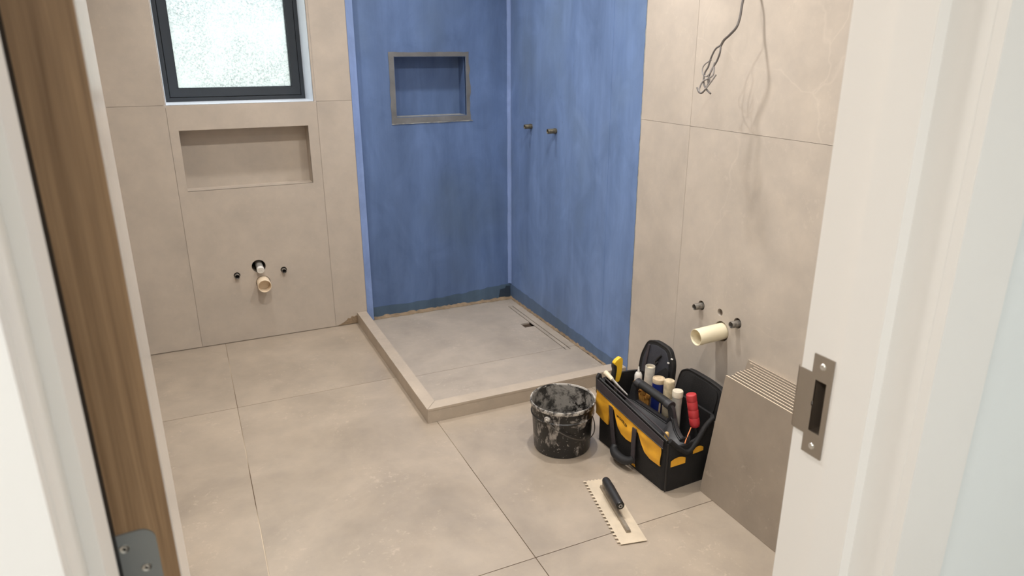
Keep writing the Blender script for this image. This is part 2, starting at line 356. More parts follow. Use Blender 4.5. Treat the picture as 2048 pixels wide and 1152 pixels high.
def panel(bm, rect, cuts, holes, depth, fn):
    """tile or board in (u, v) with rectangular cut-outs and round holes, real thickness; fn(u, v, depth)"""
    u0, v0, u1, v1 = rect
    sq = [(c[0] - c[2] * 1.25, c[1] - c[2] * 1.25, c[0] + c[2] * 1.25, c[1] + c[2] * 1.25) for c in holes]
    rects = [rect]
    for c in list(cuts) + sq:
        nxt = []
        for r in rects:
            a0, b0, a1, b1 = max(r[0], c[0]), max(r[1], c[1]), min(r[2], c[2]), min(r[3], c[3])
            if a0 >= a1 or b0 >= b1: nxt.append(r); continue
            if r[0] < a0: nxt.append((r[0], r[1], a0, r[3]))
            if a1 < r[2]: nxt.append((a1, r[1], r[2], r[3]))
            if r[1] < b0: nxt.append((a0, r[1], a1, b0))
            if b1 < r[3]: nxt.append((a0, b1, a1, r[3]))
        rects = nxt
    def P(u, v, d): return bm.verts.new(fn(u, v, d))
    for r in rects: bm.faces.new([P(r[0], r[1], 0), P(r[2], r[1], 0), P(r[2], r[3], 0), P(r[0], r[3], 0)])
    def strip(a, b): bm.faces.new([P(a[0], a[1], 0), P(b[0], b[1], 0), P(b[0], b[1], depth), P(a[0], a[1], depth)])
    def around(r):
        q = [(r[0], r[1]), (r[2], r[1]), (r[2], r[3]), (r[0], r[3])]
        for i in range(4): strip(q[i], q[(i + 1) % 4])
    around(rect)
    for c in cuts:
        q = (max(c[0], u0), max(c[1], v0), min(c[2], u1), min(c[3], v1))
        if q[0] < q[2] and q[1] < q[3]: around(q)
    for (cu, cv, r), s in zip(holes, sq):
        n = 32
        C = [(cu + r * math.cos(2 * PI * k / n), cv + r * math.sin(2 * PI * k / n)) for k in range(n)]
        cs = [P(x, y, 0) for x, y in C]
        corners = [P(s[2], s[3], 0), P(s[0], s[3], 0), P(s[0], s[1], 0), P(s[2], s[1], 0)]
        q = n // 4
        for m in range(4):
            for k in range(m * q, (m + 1) * q): bm.faces.new((corners[m], cs[k], cs[(k + 1) % n]))
            bm.faces.new((corners[m], cs[(m + 1) * q % n], corners[(m + 1) % 4]))
        for k in range(n): strip(C[k], C[(k + 1) % n])
    bmesh.ops.remove_doubles(bm, verts=bm.verts, dist=1e-6)

# ================================================================== THE SETTING
YW = 3.858      # face of the window wall tiles
XR = 1.785      # face of the right wall tiles
YB = 3.892      # face of the shower back wall
XL = -0.62
CZ = 2.45
G = 0.0011      # half a grout joint

# ---- floor: slab with one child per tile
fl = boxo('floor', (XL - 0.2, 0.36, -0.12), (XR + 0.12, 4.02, -0.0125), MT['grout'], kind='structure')
def fn_floor(u, v, d): return (u, v, -d)
def tile(parent, name, rect, cuts, holes, fn, mat, depth=0.0105, gap=G):
    bm = bmesh.new(); panel(bm, (rect[0] + gap, rect[1] + gap, rect[2] - gap, rect[3] - gap), cuts, holes, depth, fn)
    return fin(name, bm, mat, parent)
boxo('grout_bed', (XL, 0.527, -0.0125), (0.80, YW, -0.0022), MT['grout'], fl)
boxo('grout_bed', (0.80, 0.527, -0.0125), (XR, 2.59, -0.0022), MT['grout'], fl)
boxo('grout_bed', (0.838, 3.02, -0.0125), (1.690, 3.036, -0.0030), MT['grout'], fl)
xs = [XL, 0.0555, 0.824, 1.5925, XR + 0.01]
ys = [0.40, 1.615, 3.057, YW + 0.01]
SH = (0.7845, 2.559, 2.0, 4.1)       # footprint of the shower (hob outside edge)
for i in range(4):
    for j in range(3):
        r = (xs[i], ys[j], xs[i + 1], ys[j + 1])
        if r[0] >= SH[0] and r[1] >= SH[1]: continue
        tile(fl, 'floor_tile', r, [SH], [], fn_floor, MT['floor_tile'], gap=0.0014)
# shower floor tiles with the slot drain cut in
DR = (1.6985, 2.999, 1.7295, 3.742)
NO = (1.640, 3.377, 1.6985, 3.441)
for r in ((0.838, 3.028, 1.777, 3.868), (0.838, 2.62, 1.777, 3.028)):
    tile(fl, 'shower_floor_tile', r, [DR, NO], [], fn_floor, MT['shower_tile'])
# ragged sandy mortar between tiles and the blue walls
bm = bmesh.new()
def ragged(bm, p0, p1, inner, lo, hi, n, top):
    """fillet strip from p0 to p1; rises against the wall, ragged on both edges"""
    p0, p1, inner = Vector(p0), Vector(p1), Vector(inner); rows = []
    for i in range(n + 1):
        p = p0.lerp(p1, i / n); q = random.uniform(lo, hi)
        rows.append((bm.verts.new(p + inner * q + Vector((0, 0, 0.0012))), bm.verts.new(p + inner * q * 0.5 + Vector((0, 0, 0.004 + random.uniform(0, 0.004)))), bm.verts.new(p + Vector((0, 0, top + random.uniform(-0.004, 0.006))))))
    for a, b in zip(rows, rows[1:]):
        for k in range(2): bm.faces.new((a[k], b[k], b[k + 1], a[k + 1]))
ragged(bm, (0.88, YB - 0.001, 0), (1.783, YB - 0.001, 0), (0, -1, 0), 0.022, 0.034, 60, 0.012)
ragged(bm, (1.7845, YB, 0), (1.7845, 2.62, 0), (-1, 0, 0), 0.004, 0.014, 70, 0.012)
fin('mortar_fillet', bm, MT['mortar'], fl, smooth=True)

# ---- window wall
def fn_back(u, v, d): return (u, YW + d, v)
wb = None
bm = bmesh.new()
WIN = (-0.056, 1.266, 0.643, 2.12)
NI = (-0.017, 0.842, 0.602, 1.144)
H_big = (0.2745, 0.414, 0.036); H_waste = (0.288, 0.321, 0.0375); H_l = (0.160, 0.378, 0.0165); H_r = (0.401, 0.378, 0.0165)
holesB = [H_big, H_waste, H_l, H_r]
def fn_back2(u, v, d): return (u, YW + 0.0105 + d, v)
panel(bm, (XL - 0.15, -0.01, 0.8795, CZ + 0.1), [(WIN[0]-0.014, WIN[1]-0.014, WIN[2]+0.014, WIN[3]+0.014), (NI[0]-0.013, NI[1]-0.013, NI[2]+0.013, NI[3]+0.013)], holesB, 0.16, fn_back2)
wb = fin('wall_back', bm, MT['wall_grout'], kind='structure')
TZ = 1.2655
for r in ((XL, 0.0, -0.060, TZ), (-0.060, 0.0, 0.655, TZ), (0.655, 0.0, 0.8415, TZ), (XL, TZ, -0.060, CZ), (-0.060, TZ, 0.655, CZ), (0.655, TZ, 0.8415, CZ)):
    hs = [h for h in holesB if r[0] < h[0] < r[2] and r[1] < h[1] < r[3]]
    tile(wb, 'wall_tile', (r[0], r[1] + (0.003 if r[1] == 0 else 0), r[2], r[3]), [WIN, NI], hs, fn_back, MT['wall_tile'], gap=0.0006)
# niche lining of tile: back, floor, top, two sides
nb = 3.968
boxo('niche_back_tile', (NI[0], nb, NI[1]), (NI[2], nb + 0.012, NI[3]), MT['wall_tile'], wb)
boxo('niche_sill_tile', (NI[0], YW + 0.0005, NI[1] - 0.0105), (NI[2], nb, NI[1]), MT['wall_tile'], wb)
boxo('niche_top_tile', (NI[0], YW + 0.0005, NI[3]), (NI[2], nb, NI[3] + 0.0105), MT['wall_tile'], wb)
boxo('niche_side_tile', (NI[0] - 0.0105, YW + 0.0005, NI[1]), (NI[0], nb, NI[3]), MT['wall_tile'], wb)
boxo('niche_side_tile', (NI[2], YW + 0.0005, NI[1]), (NI[2] + 0.0105, nb, NI[3]), MT['wall_tile'], wb)
# chipped adhesive patch beside the hob
bm = bmesh.new()
o_ = [(0.667, 0.004), (0.70, 0.018), (0.72, 0.03), (0.728, 0.041), (0.742, 0.038), (0.75, 0.05), (0.765, 0.045), (0.778, 0.052), (0.783, 0.046), (0.783, 0.004)]
prism(bm, o_, [], -0.0015, 0.001, fn_back)
fin('adhesive_smear', bm, MT['mortar'], wb)
# dark voids behind the pipe holes
for h in holesB:
    bm = bmesh.new(); lathe(bm, [(0, 0.16), (h[2] + 0.004, 0.16), (h[2] + 0.004, 0.012)], 24, Matrix.Translation((h[0], YW, h[1])) @ Matrix.Rotation(-PI / 2, 4, 'X'))
    fin('pipe_chase', bm, MT['dark'], wb)

# ---- window: deep white reveal, charcoal frame, frosted pane
FY = 4.120
rv = boxo('trim_1', (WIN[0], YW + 0.001, WIN[1] - 0.012), (WIN[2], FY + 0.07, WIN[1]), MT['reveal'], kind='structure')
boxo('reveal_side', (WIN[2], YW + 0.001, WIN[1] - 0.012), (WIN[2] + 0.012, FY + 0.07, WIN[3] + 0.012), MT['reveal'], rv)
boxo('reveal_side', (WIN[0] - 0.012, YW + 0.001, WIN[1] - 0.012), (WIN[0], FY + 0.07, WIN[3] + 0.012), MT['reveal'], rv)
boxo('reveal_head', (WIN[0], YW + 0.001, WIN[3]), (WIN[2], FY + 0.07, WIN[3] + 0.012), MT['reveal'], rv)
wn = bpy.data.objects.new('window_1', None); COL.objects.link(wn); wn['kind'] = 'structure'; wn.location = (0, 0, 0)
def frame(name, r, w, y0, y1, mat, parent, bevel=0.002):
    bm = bmesh.new()
    panel(bm, r, [(r[0] + w, r[1] + w, r[2] - w, r[3] - w)], [], y1 - y0, lambda u, v, d: (u, y0 + d, v))
    bmesh.ops.remove_doubles(bm, verts=bm.verts, dist=1e-6)
    return fin(name, bm, mat, parent)
fr = (WIN[0], WIN[1], WIN[2], WIN[3])
frame('window_frame', fr, 0.020, FY, FY + 0.07, MT['frame'], wn)
frame('window_gasket', (fr[0] + 0.0195, fr[1] + 0.0195, fr[2] - 0.0195, fr[3] - 0.0195), 0.006, FY + 0.010, FY + 0.06, MT['gasket_and_gap'], wn)
frame('window_sash', (fr[0] + 0.0235, fr[1] + 0.0235, fr[2] - 0.0235, fr[3] - 0.0235), 0.041, FY - 0.002, FY + 0.045, MT['frame'], wn)
# sash inner bevel lip
frame('glazing_bead', (fr[0] + 0.060, fr[1] + 0.060, fr[2] - 0.060, fr[3] - 0.060), 0.008, FY + 0.012, FY + 0.05, MT['frame'], wn)
def frosted():
    m, n, b = newmat('frosted_glass')
    t = n.nodes.new('ShaderNodeTexCoord'); v = t.outputs['Object']
    n.nodes.remove(b); out = n.nodes['Material Output']
    gl = n.nodes.new('ShaderNodeBsdfRefraction'); gl.inputs['Roughness'].default_value = 0.25; gl.inputs['IOR'].default_value = 1.2
    gl.inputs['Color'].default_value = (0.86, 0.95, 0.93, 1)
    tr = n.nodes.new('ShaderNodeBsdfTranslucent'); tr.inputs['Color'].default_value = (0.66, 0.72, 0.70, 1)
    gs = n.nodes.new('ShaderNodeBsdfGlossy'); gs.inputs['Roughness'].default_value = 0.3
    bu = n.nodes.new('ShaderNodeBump'); bu.inputs['Strength'].default_value = 1.0; bu.inputs['Distance'].default_value = 0.006
    n.links.new(noise(n, v, 95, 3, 0.6, 0.6), bu.inputs['Height'])
    for x in (gl, tr, gs): n.links.new(bu.outputs[0], x.inputs['Normal'])
    grain = ramp(n, noise(n, v, 130, 3, 0.7, 0.8), 0.36, 0.56, (0.19, 0.20, 0.20, 1), (0.43, 0.44, 0.437, 1))
    patch = ramp(n, noise(n, v, 4.0, 3), 0.36, 0.62, (0.25, 0.25, 0.25, 1), (1, 1, 1, 1))
    gc = mixcol(n, patch, (0.44, 0.45, 0.447, 1), grain)
    n.links.new(gc, gl.inputs['Color']); n.links.new(gc, tr.inputs['Color'])
    a = n.nodes.new('ShaderNodeMixShader'); a.inputs[0].default_value = 0.45
    n.links.new(gl.outputs[0], a.inputs[1]); n.links.new(tr.outputs[0], a.inputs[2])
    c = n.nodes.new('ShaderNodeMixShader'); c.inputs[0].default_value = 0.05
    n.links.new(a.outputs[0], c.inputs[1]); n.links.new(gs.outputs[0], c.inputs[2])
    n.links.new(c.outputs[0], out.inputs['Surface'])
    return m
MT['glass'] = frosted()
bm = bmesh.new()
vs = [bm.verts.new(p) for p in ((fr[0] + 0.062, FY + 0.03, fr[1] + 0.062), (fr[2] - 0.062, FY + 0.03, fr[1] + 0.062), (fr[2] - 0.062, FY + 0.03, fr[3] - 0.062), (fr[0] + 0.062, FY + 0.03, fr[3] - 0.062))]
bm.faces.new(vs); fin('window_pane', bm, MT['glass'], wn)

# ---- shower back wall (recessed) with niche, tape and base coat
SNI = (1.094, 1.163, 1.507, 1.483)
bm = bmesh.new()
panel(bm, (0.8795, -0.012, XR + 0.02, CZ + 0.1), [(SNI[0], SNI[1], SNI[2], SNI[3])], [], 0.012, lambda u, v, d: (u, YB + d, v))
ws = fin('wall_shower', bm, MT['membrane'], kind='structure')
boxo('niche_back', (SNI[0] - 0.01, 4.002, SNI[1] - 0.01), (SNI[2] + 0.01, 4.012, SNI[3] + 0.01), MT['membrane'], ws)
boxo('niche_sill', (SNI[0] - 0.01, YB + 0.001, SNI[1] - 0.012), (SNI[2] + 0.01, 4.002, SNI[1]), MT['adhesive'], ws)
boxo('niche_head', (SNI[0] - 0.01, YB + 0.001, SNI[3]), (SNI[2] + 0.01, 4.002, SNI[3] + 0.012), MT['membrane'], ws)
boxo('niche_side', (SNI[0] - 0.012, YB + 0.001, SNI[1]), (SNI[0], 4.002, SNI[3]), MT['membrane'], ws)
boxo('niche_side', (SNI[2], YB + 0.001, SNI[1]), (SNI[2] + 0.012, 4.002, SNI[3]), MT['membrane'], ws)
def jag(a, b, n, amp, axis):
    out = []
    for i in range(n + 1):
        t = i / n; p = [a[0] + (b[0] - a[0]) * t, a[1] + (b[1] - a[1]) * t]
        if 0 < i < n: p[axis] += random.uniform(-amp, amp)
        out.append(tuple(p))
    return out
out_ = jag((1.062, 1.130), (1.534, 1.132), 16, 0.003, 1)[:-1] + jag((1.534, 1.132), (1.528, 1.510), 12, 0.006, 0)[:-1] + jag((1.528, 1.510), (1.062, 1.509), 16, 0.003, 1)[:-1] + jag((1.062, 1.509), (1.062, 1.130), 12, 0.003, 0)[:-1]
bm = bmesh.new(); prism(bm, out_, [[(SNI[0] - 0.002, SNI[1] - 0.002), (SNI[2] + 0.002, SNI[1] - 0.002), (SNI[2] + 0.002, SNI[3] + 0.002), (SNI[0] - 0.002, SNI[3] + 0.002)]], -0.0025, 0.001, lambda u, v, d: (u, YB + d, v))
fin('niche_border', bm, MT['niche_trim'], ws)
# pale rough lower lip line of the border
bm = bmesh.new(); prism(bm, jag((1.062, 1.1255), (1.545, 1.1285), 30, 0.0015, 1) + jag((1.545, 1.132), (1.062, 1.130), 30, 0.001, 1), [], -0.004, 0.001, lambda u, v, d: (u, YB + d, v))
fin('mortar_lip', bm, MT['adhesive'], ws)
# tape on the nib face and in the corner
bm = bmesh.new()
prism(bm, [(0.8425, 0.004)] + [(0.8795, 0.004)] + [(0.8795, CZ)] + [(0.8425, CZ)], [], 0.0, 0.0104, lambda u, v, d: (u, YW + 0.002 + d, v))
fin('membrane_strip', bm, MT['membrane_tape'], ws)
bm = bmesh.new()
prism(bm, [(0.004, 0.0)] + [(CZ, 0.0)] + [(CZ, 0.034)] + [(0.004, 0.034)], [], 0.0, 0.001, lambda z, y, d: (0.8797 + d, YW + 0.0025 + y, z))
fin('membrane_return', bm, MT['membrane'], ws)
bm = bmesh.new()
zs_ = [0.10 + (CZ - 0.10) * i / 60 for i in range(61)]
prev = None
for z in zs_:
    a = bm.verts.new((1.766 + random.uniform(-0.0015, 0.0015), YB - 0.0008, z)); c = bm.verts.new((1.7775, YB - 0.0075, z)); b = bm.verts.new((1.7842, YB - 0.018 + random.uniform(-0.002, 0.002), z))
    if prev: bm.faces.new((prev[0], a, c, prev[1])); bm.faces.new((prev[1], c, b, prev[2]))
    prev = (a, c, b)
fin('corner_tape', bm, MT['membrane_tape'], ws, smooth=True)
top = jag((1.783, 0.095), (1.62, 0.092), 8, 0.004, 1) + jag((1.60, 0.085), (1.25, 0.068), 14, 0.004, 1) + jag((1.23, 0.066), (0.881, 0.07), 14, 0.003, 1)
bm = bmesh.new(); prism(bm, [(0.881, 0.002), (1.783, 0.002)] + top, [], -0.0018, 0.0008, lambda u, v, d: (u, YB + d, v))
fin('base_coat', bm, MT['membrane_skirt'], ws)
# dark lump in the corner
bm = bmesh.new(); prism(bm, [(1.70, 0.008), (1.782, 0.008), (1.782, 0.082), (1.752, 0.085), (1.745, 0.07), (1.71, 0.066)], [], -0.004, 0.0, lambda u, v, d: (u, YB + d, v))
fin('corner_patch', bm, MT['corner_dark'], ws)

# ---- right wall: shower part painted, the rest tiled
RBX = XR + 0.0005
bm = bmesh.new()
T1, T2 = (3.602, 1.1105), (3.312, 1.112)
S1 = (2.066, 0.545, 0.0190); SHOLE = (1.957, 0.552, 0.0145); S2 = (1.859, 0.542, 0.0200); SW = (1.940, 0.480, 0.040)
holesR = [S1, SHOLE, S2, SW]
def fn_right(u, v, d): return (XR + d, u, v)
def fn_right2(u, v, d): return (XR + 0.0105 + d, u, v)
panel(bm, (0.36, -0.01, 4.02, CZ + 0.1), [], holesR + [(T1[0], T1[1], 0.014), (T2[0], T2[1], 0.014)], 0.12, fn_right2)
wr = fin('wall_right', bm, MT['wall_grout'], kind='structure')
EY = 2.556
for r in ((0.40, 0.0, 2.2205, 1.232), (2.2205, 0.0, EY - 0.010, 1.232), (0.40, 1.232, 2.2205, CZ), (2.2205, 1.232, EY - 0.010, CZ)):
    hs = [h for h in holesR if r[0] < h[0] < r[2] and r[1] < h[1] < r[3]]
    tile(wr, 'wall_tile', (r[0], r[1] + (0.003 if r[1] == 0 else 0), r[2], r[3]), [], hs, fn_right, MT['wall_tile_r'], gap=0.0006)
for h in holesR + [(T1[0], T1[1], 0.014), (T2[0], T2[1], 0.014)]:
    bm = bmesh.new(); lathe(bm, [(0, 0.12), (h[2] + 0.004, 0.12), (h[2] + 0.004, 0.012)], 24, Matrix.Translation((XR, h[0], h[1])) @ Matrix.Rotation(PI / 2, 4, 'Y'))
    fin('pipe_chase', bm, MT['dark'], wr)
# blue coat, ragged at its tile edge
edge = jag((EY - 0.004, 0.004), (EY - 0.004, CZ), 120, 0.0022, 0)
bm = bmesh.new()
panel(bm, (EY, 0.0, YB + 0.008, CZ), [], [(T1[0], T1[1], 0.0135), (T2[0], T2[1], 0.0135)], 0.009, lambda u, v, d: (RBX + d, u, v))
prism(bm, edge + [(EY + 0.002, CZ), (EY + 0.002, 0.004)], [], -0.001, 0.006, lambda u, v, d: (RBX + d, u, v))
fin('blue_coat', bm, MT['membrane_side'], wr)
bm = bmesh.new()
prism(bm, jag((EY - 0.0115, 0.004), (EY - 0.0115, CZ), 140, 0.0018, 0) + [(EY + 0.001, CZ), (EY + 0.001, 0.004)], [], 0.0006, 0.008, lambda u, v, d: (RBX + d, u, v))
fin('adhesive_edge', bm, MT['adhesive'], wr)
# upright joint ridge in the coat
bm = bmesh.new(); prism(bm, jag((2.792, 0.10), (2.792, CZ), 60, 0.0012, 0) + jag((2.802, CZ), (2.802, 0.10), 60, 0.0012, 0), [], -0.0012, 0.0005, lambda u, v, d: (RBX + d, u, v))
fin('sheet_joint', bm, MT['membrane_side'], wr)
topr = jag((YB - 0.002, 0.095), (3.4, 0.082), 14, 0.004, 1) + jag((3.38, 0.08), (2.64, 0.062), 22, 0.004, 1)
bm = bmesh.new(); prism(bm, [(2.63, 0.002), (YB - 0.002, 0.002)] + topr, [], -0.0018, 0.0008, lambda u, v, d: (RBX + d, u, v))
fin('base_coat', bm, MT['side_skirt'], wr)

# ---- ceiling, left wall, outer shell and hall
boxo('ceiling', (XL - 0.2, 0.36, CZ), (XR + 0.2, 4.1, CZ + 0.08), MT['ceiling'], kind='structure')
boxo('wall_left', (XL - 0.12, 0.36, -0.02), (XL, 4.1, CZ + 0.05), MT['wall_tile'], kind='structure')

# door wall between hall and bathroom: right and left of the opening, and over it
JR, JL, YI, YO = 0.610, -0.0885, 0.527, 0.385
boxo('wall_front', (JR + 0.03, YO + 0.014, -0.02), (XR + 0.12, YI - 0.002, CZ + 0.05), MT['plaster'], kind='structure')
wf = boxo('wall_front_left', (-1.6, YO + 0.014, -0.02), (JL - 0.03, YI - 0.002, CZ + 0.05), MT['plaster'], kind='structure')
boxo('wall_front_over_door', (JL - 0.03, YO + 0.014, 2.14), (JR + 0.03, YI - 0.002, CZ + 0.05), MT['plaster'], kind='structure')
# hall shell
boxo('floor_hall', (-1.6, -2.2, -0.05), (1.905, 0.36, 0.0), MT['floor_tile'], kind='structure')
boxo('ceiling_hall', (-1.6, -2.2, CZ), (1.905, 0.399, CZ + 0.08), MT['ceiling'], kind='structure')
boxo('wall_hall_back', (-1.6, -2.3, -0.02), (1.905, -2.2, CZ + 0.05), MT['plaster'], kind='structure')
boxo('wall_hall_left', (-1.7, -2.3, -0.02), (-1.6, 0.53, CZ + 0.05), MT['plaster'], kind='structure')
boxo('wall_hall_right', (1.905, -2.3, -0.02), (2.005, 0.53, CZ + 0.05), MT['plaster'], kind='structure')

# ---- door lining: jambs with stops, architraves
MOR = (0.4875, 1.086, 0.5060, 1.153)
def jamb(name, x, sgn, cuts, st=0.0150):
    bm = bmesh.new()
    panel(bm, (YO + 0.002, 0.0, YI, 2.14), cuts, [], 0.030, lambda u, v, d: (x + sgn * d, u, v))
    o = fin(name, bm, MT['white_paint'], kind='structure')
    bm = bmesh.new(); a, b = (x - sgn * st, 0.4255, 0.0), (x + sgn * 0.0005, 0.4655, 2.125)
    box(bm, (min(a[0], b[0]), a[1], a[2]), (max(a[0], b[0]), b[1], b[2]))
    fin('door_stop', bm, MT['white_paint'], o, smooth=True, bevel=0.0018)
    return o
jr = jamb('trim_2', JR, 1, [MOR])
jl = jamb('trim_3', JL, -1, [], 0.0085)
boxo('gap_shade_strip', (JL - 0.0002, 0.4665, 0.0), (JL + 0.0010, 0.5265, 2.12), MT['gasket_and_gap'], jl)  # black strip added to paint the shadow gap beside the oak door edge
boxo('trim_4', (JL, YO + 0.002, 2.125), (JR, YI, 2.155), MT['white_paint'], kind='structure')
def architrave(name, x0, x1, y, parent=None):
    """moulded board on the hall face of the wall: rounded inner edge"""
    bm = bmesh.new(); box(bm, (x0, y - 0.009, 0.0), (x1, y + 0.0145, 2.20))
    return fin(name, bm, MT['white_paint'], None, 'structure', smooth=True, bevel=0.007, seg=5)
architrave('trim_5', JR + 0.0005, 0.693, YO)
architrave('trim_6', JL - 0.085, JL - 0.0005, YO)

# ---- the open door (swung into the room)
phi = math.atan2(1.252 - 0.53, -0.1013 + 0.0490)
dr = bpy.data.objects.new('door_1', None); COL.objects.link(dr); dr['kind'] = 'structure'
dr.location = (-0.0490, 0.530, 0.0); dr.rotation_euler = (0, 0, phi)      # local x runs along the leaf, local y across it
DT = 0.0397
boxo('door_leaf', (0.004, 0.0, 0.012), (0.722, DT, 2.10), MT['door_paint'], dr)
boxo('oak_edge', (0.0, 0.0008, 0.012), (0.004, DT - 0.0008, 2.10), MT['oak'], dr)
bm = bmesh.new()
r_ = 0.011; ol = [(DT + 0.004, 1.155), (DT + 0.004, 1.05)] + [(0.0125 + r_ - r_ * math.cos(t), 1.05 + r_ - r_ * math.sin(t)) for t in [PI / 2 * k / 6 for k in range(6, -1, -1)]] + [(0.0125 + r_ - r_ * math.cos(t), 1.155 - r_ + r_ * math.sin(t)) for t in [PI / 2 * k / 6 for k in range(7)]]
prism(bm, ol, [], -0.0016, 0.001, lambda u, v, d: (d, u, v))
hg = fin('hinge_leaf', bm, MT['hinge'], dr); hg['label'] = 'satin grey steel hinge leaf'
for (u, z) in ((0.0345, 1.1425), (0.0225, 1.121), (0.0345, 1.085), (0.0225, 1.063)):
    bm = bmesh.new(); lathe(bm, [(0, 0.0008), (0.0011, 0.0008), (0.0013, 0.0002), (0.0020, 0.0001), (0.0034, 0.0009), (0.0036, 0)], 20, Matrix.Translation((-0.0016, u, z)) @ Matrix.Rotation(-PI / 2, 4, 'Y'))
    fin('screw', bm, MT['screw'], hg, smooth=True)
    bm = bmesh.new(); lathe(bm, [(0, 0.0011), (0.0011, 0.0010)], 6, Matrix.Translation((-0.0016, u, z)) @ Matrix.Rotation(-PI / 2, 4, 'Y'))
    fin('screw_socket', bm, MT['dark'], hg)

# ---- strike plate on the right jamb
sp = thing('strike_plate', 'brushed steel latch strike plate with two screws on the white door jamb', 'strike plate', (JR, 0.497, 1.12))
ol = [(0.4830, 1.0585), (0.5105, 1.0585), (0.5105, 1.0812), (0.5275, 1.0812), (0.5275, 1.1578), (0.5105, 1.1578), (0.5105, 1.1815), (0.4830, 1.1815)]
hl = [(0.4893, 1.0878), (0.5045, 1.0878), (0.5045, 1.118), (0.5060, 1.1195), (0.5060, 1.1235), (0.5045, 1.125), (0.5045, 1.1515), (0.4893, 1.1515)]
bm = bmesh.new(); prism(bm, ol, [hl], -0.0016, 0.0, lambda u, v, d: (d, u - 0.497, v - 1.12))
# lip curling round the edge of the jamb
for k in range(5):
    t0, t1 = PI / 2 * k / 5, PI / 2 * (k + 1) / 5
    f = lambda t: (0.004 - 0.0056 * math.cos(t), 0.0300 + 0.0056 * math.sin(t))
    (xa, ya), (xb, yb) = f(t0), f(t1)
    bm.faces.new([bm.verts.new(p) for p in ((xa, ya, -0.0388), (xb, yb, -0.0388), (xb, yb, 0.0378), (xa, ya, 0.0378))])
fin('plate', bm, MT['steel'], sp)
for z in (0.0495, -0.0500):
    bm = bmesh.new(); lathe(bm, [(0, 0.0006), (0.0014, 0.0006), (0.0016, 0.0013), (0.0030, 0.0014), (0.0040, 0.0004), (0.0042, 0)], 24, Matrix.Translation((-0.0016, 0.0, z)) @ Matrix.Rotation(-PI / 2, 4, 'Y'))
    fin('screw', bm, MT['screw'], sp, smooth=True)
bm = bmesh.new()
a, b = (0.0002, -0.0088, -0.0335), (0.0245, 0.0084, 0.0325)
vs = box(bm, a, b)
for f in [f for f in bm.faces if all(abs(v.co.x - a[0]) < 1e-6 for v in f.verts)]: bm.faces.remove(f)
fin('latch_box', bm, MT['latchbox'], sp)

# ================================================================== SHOWER HOB AND DRAIN
hb = thing('shower_hob', 'low beige tiled hob kerb around two sides of the shower floor', 'shower kerb', (0.7825, 2.557, 0))
HX0, HX1, HY0, HY1, HZ = 0.7825, 0.8365, 2.558, 2.622, 0.067
bx, by = 0.7825, 2.557
def poly(name, pts, z0, z1, mat, parent):
    bm = bmesh.new(); prism(bm, [(x - bx, y - by) for x, y in pts], [], z0, z1, lambda u, v, d: (u, v, d)); return fin(name, bm, mat, parent)
g = 0.0006
poly('top_tile', [(HX0, HY0 + g * 2), (HX1 - g, HY1), (HX1, 3.8565), (HX0, 3.8565)], HZ - 0.010, HZ, MT['hob_tile'], hb)
poly('top_tile', [(HX0 + g * 2, HY0), (XR - 0.001, HY0), (XR - 0.001, HY1), (HX1 + g, HY1)], HZ - 0.010, HZ, MT['hob_tile'], hb)
poly('outside_tile', [(HX0 + 0.0006, HY0 + 0.0004), (HX0 + 0.010, HY0 + 0.010), (HX0 + 0.010, 3.8565), (HX0 + 0.0006, 3.8565)], 0.0005, HZ - 0.0106, MT['hob_tile'], hb)
poly('outside_tile', [(HX0 + 0.0010, HY0 + 0.0006), (XR - 0.001, HY0 + 0.0006), (XR - 0.001, HY0 + 0.010), (HX0 + 0.0104, HY0 + 0.010)], 0.0005, HZ - 0.0106, MT['hob_tile'], hb)
poly('inside_tile', [(HX1 - 0.010, HY1 - 0.010), (HX1 - 0.0005, HY1), (HX1 - 0.0005, 3.8565), (HX1 - 0.010, 3.8565)], 0.0012, HZ - 0.0106, MT['hob_tile'], hb)
poly('inside_tile', [(HX1 - 0.0095, HY1 - 0.010), (XR - 0.001, HY1 - 0.010), (XR - 0.001, HY1 - 0.0005), (HX1, HY1 - 0.0005)], 0.0012, HZ - 0.0106, MT['hob_tile'], hb)
poly('core', [(HX0 + 0.0104, HY0 + 0.0104), (XR - 0.002, HY0 + 0.0104), (XR - 0.002, HY1 - 0.0104), (HX1 - 0.0104, HY1 - 0.0104), (HX1 - 0.0104, 3.856), (HX0 + 0.0104, 3.856)], 0.0005, HZ - 0.0104, MT['mortar'], hb)

ld = thing('linear_drain', 'slim tile-insert slot drain in the shower floor along the blue side wall', 'drain', (1.714, 3.37, 0))
lx, ly = 1.714, 3.37
boxo('tile_insert', (1.7042 - lx, 3.0015 - ly, -0.0108), (1.7238 - lx, 3.7395 - ly, -0.0003), MT['shower_tile'], ld)
bm = bmesh.new(); box(bm, (DR[0] - lx, DR[1] - ly, -0.0122), (DR[2] - lx, DR[3] - ly, -0.0110)); fin('channel', bm, MT['dark'], ld)
bm = bmesh.new(); vs = box(bm, (NO[0] - lx, NO[1] - ly, -0.0121), (NO[2] - lx, NO[3] - ly, -0.0109)); fin('finger_notch', bm, MT['notch'], ld)

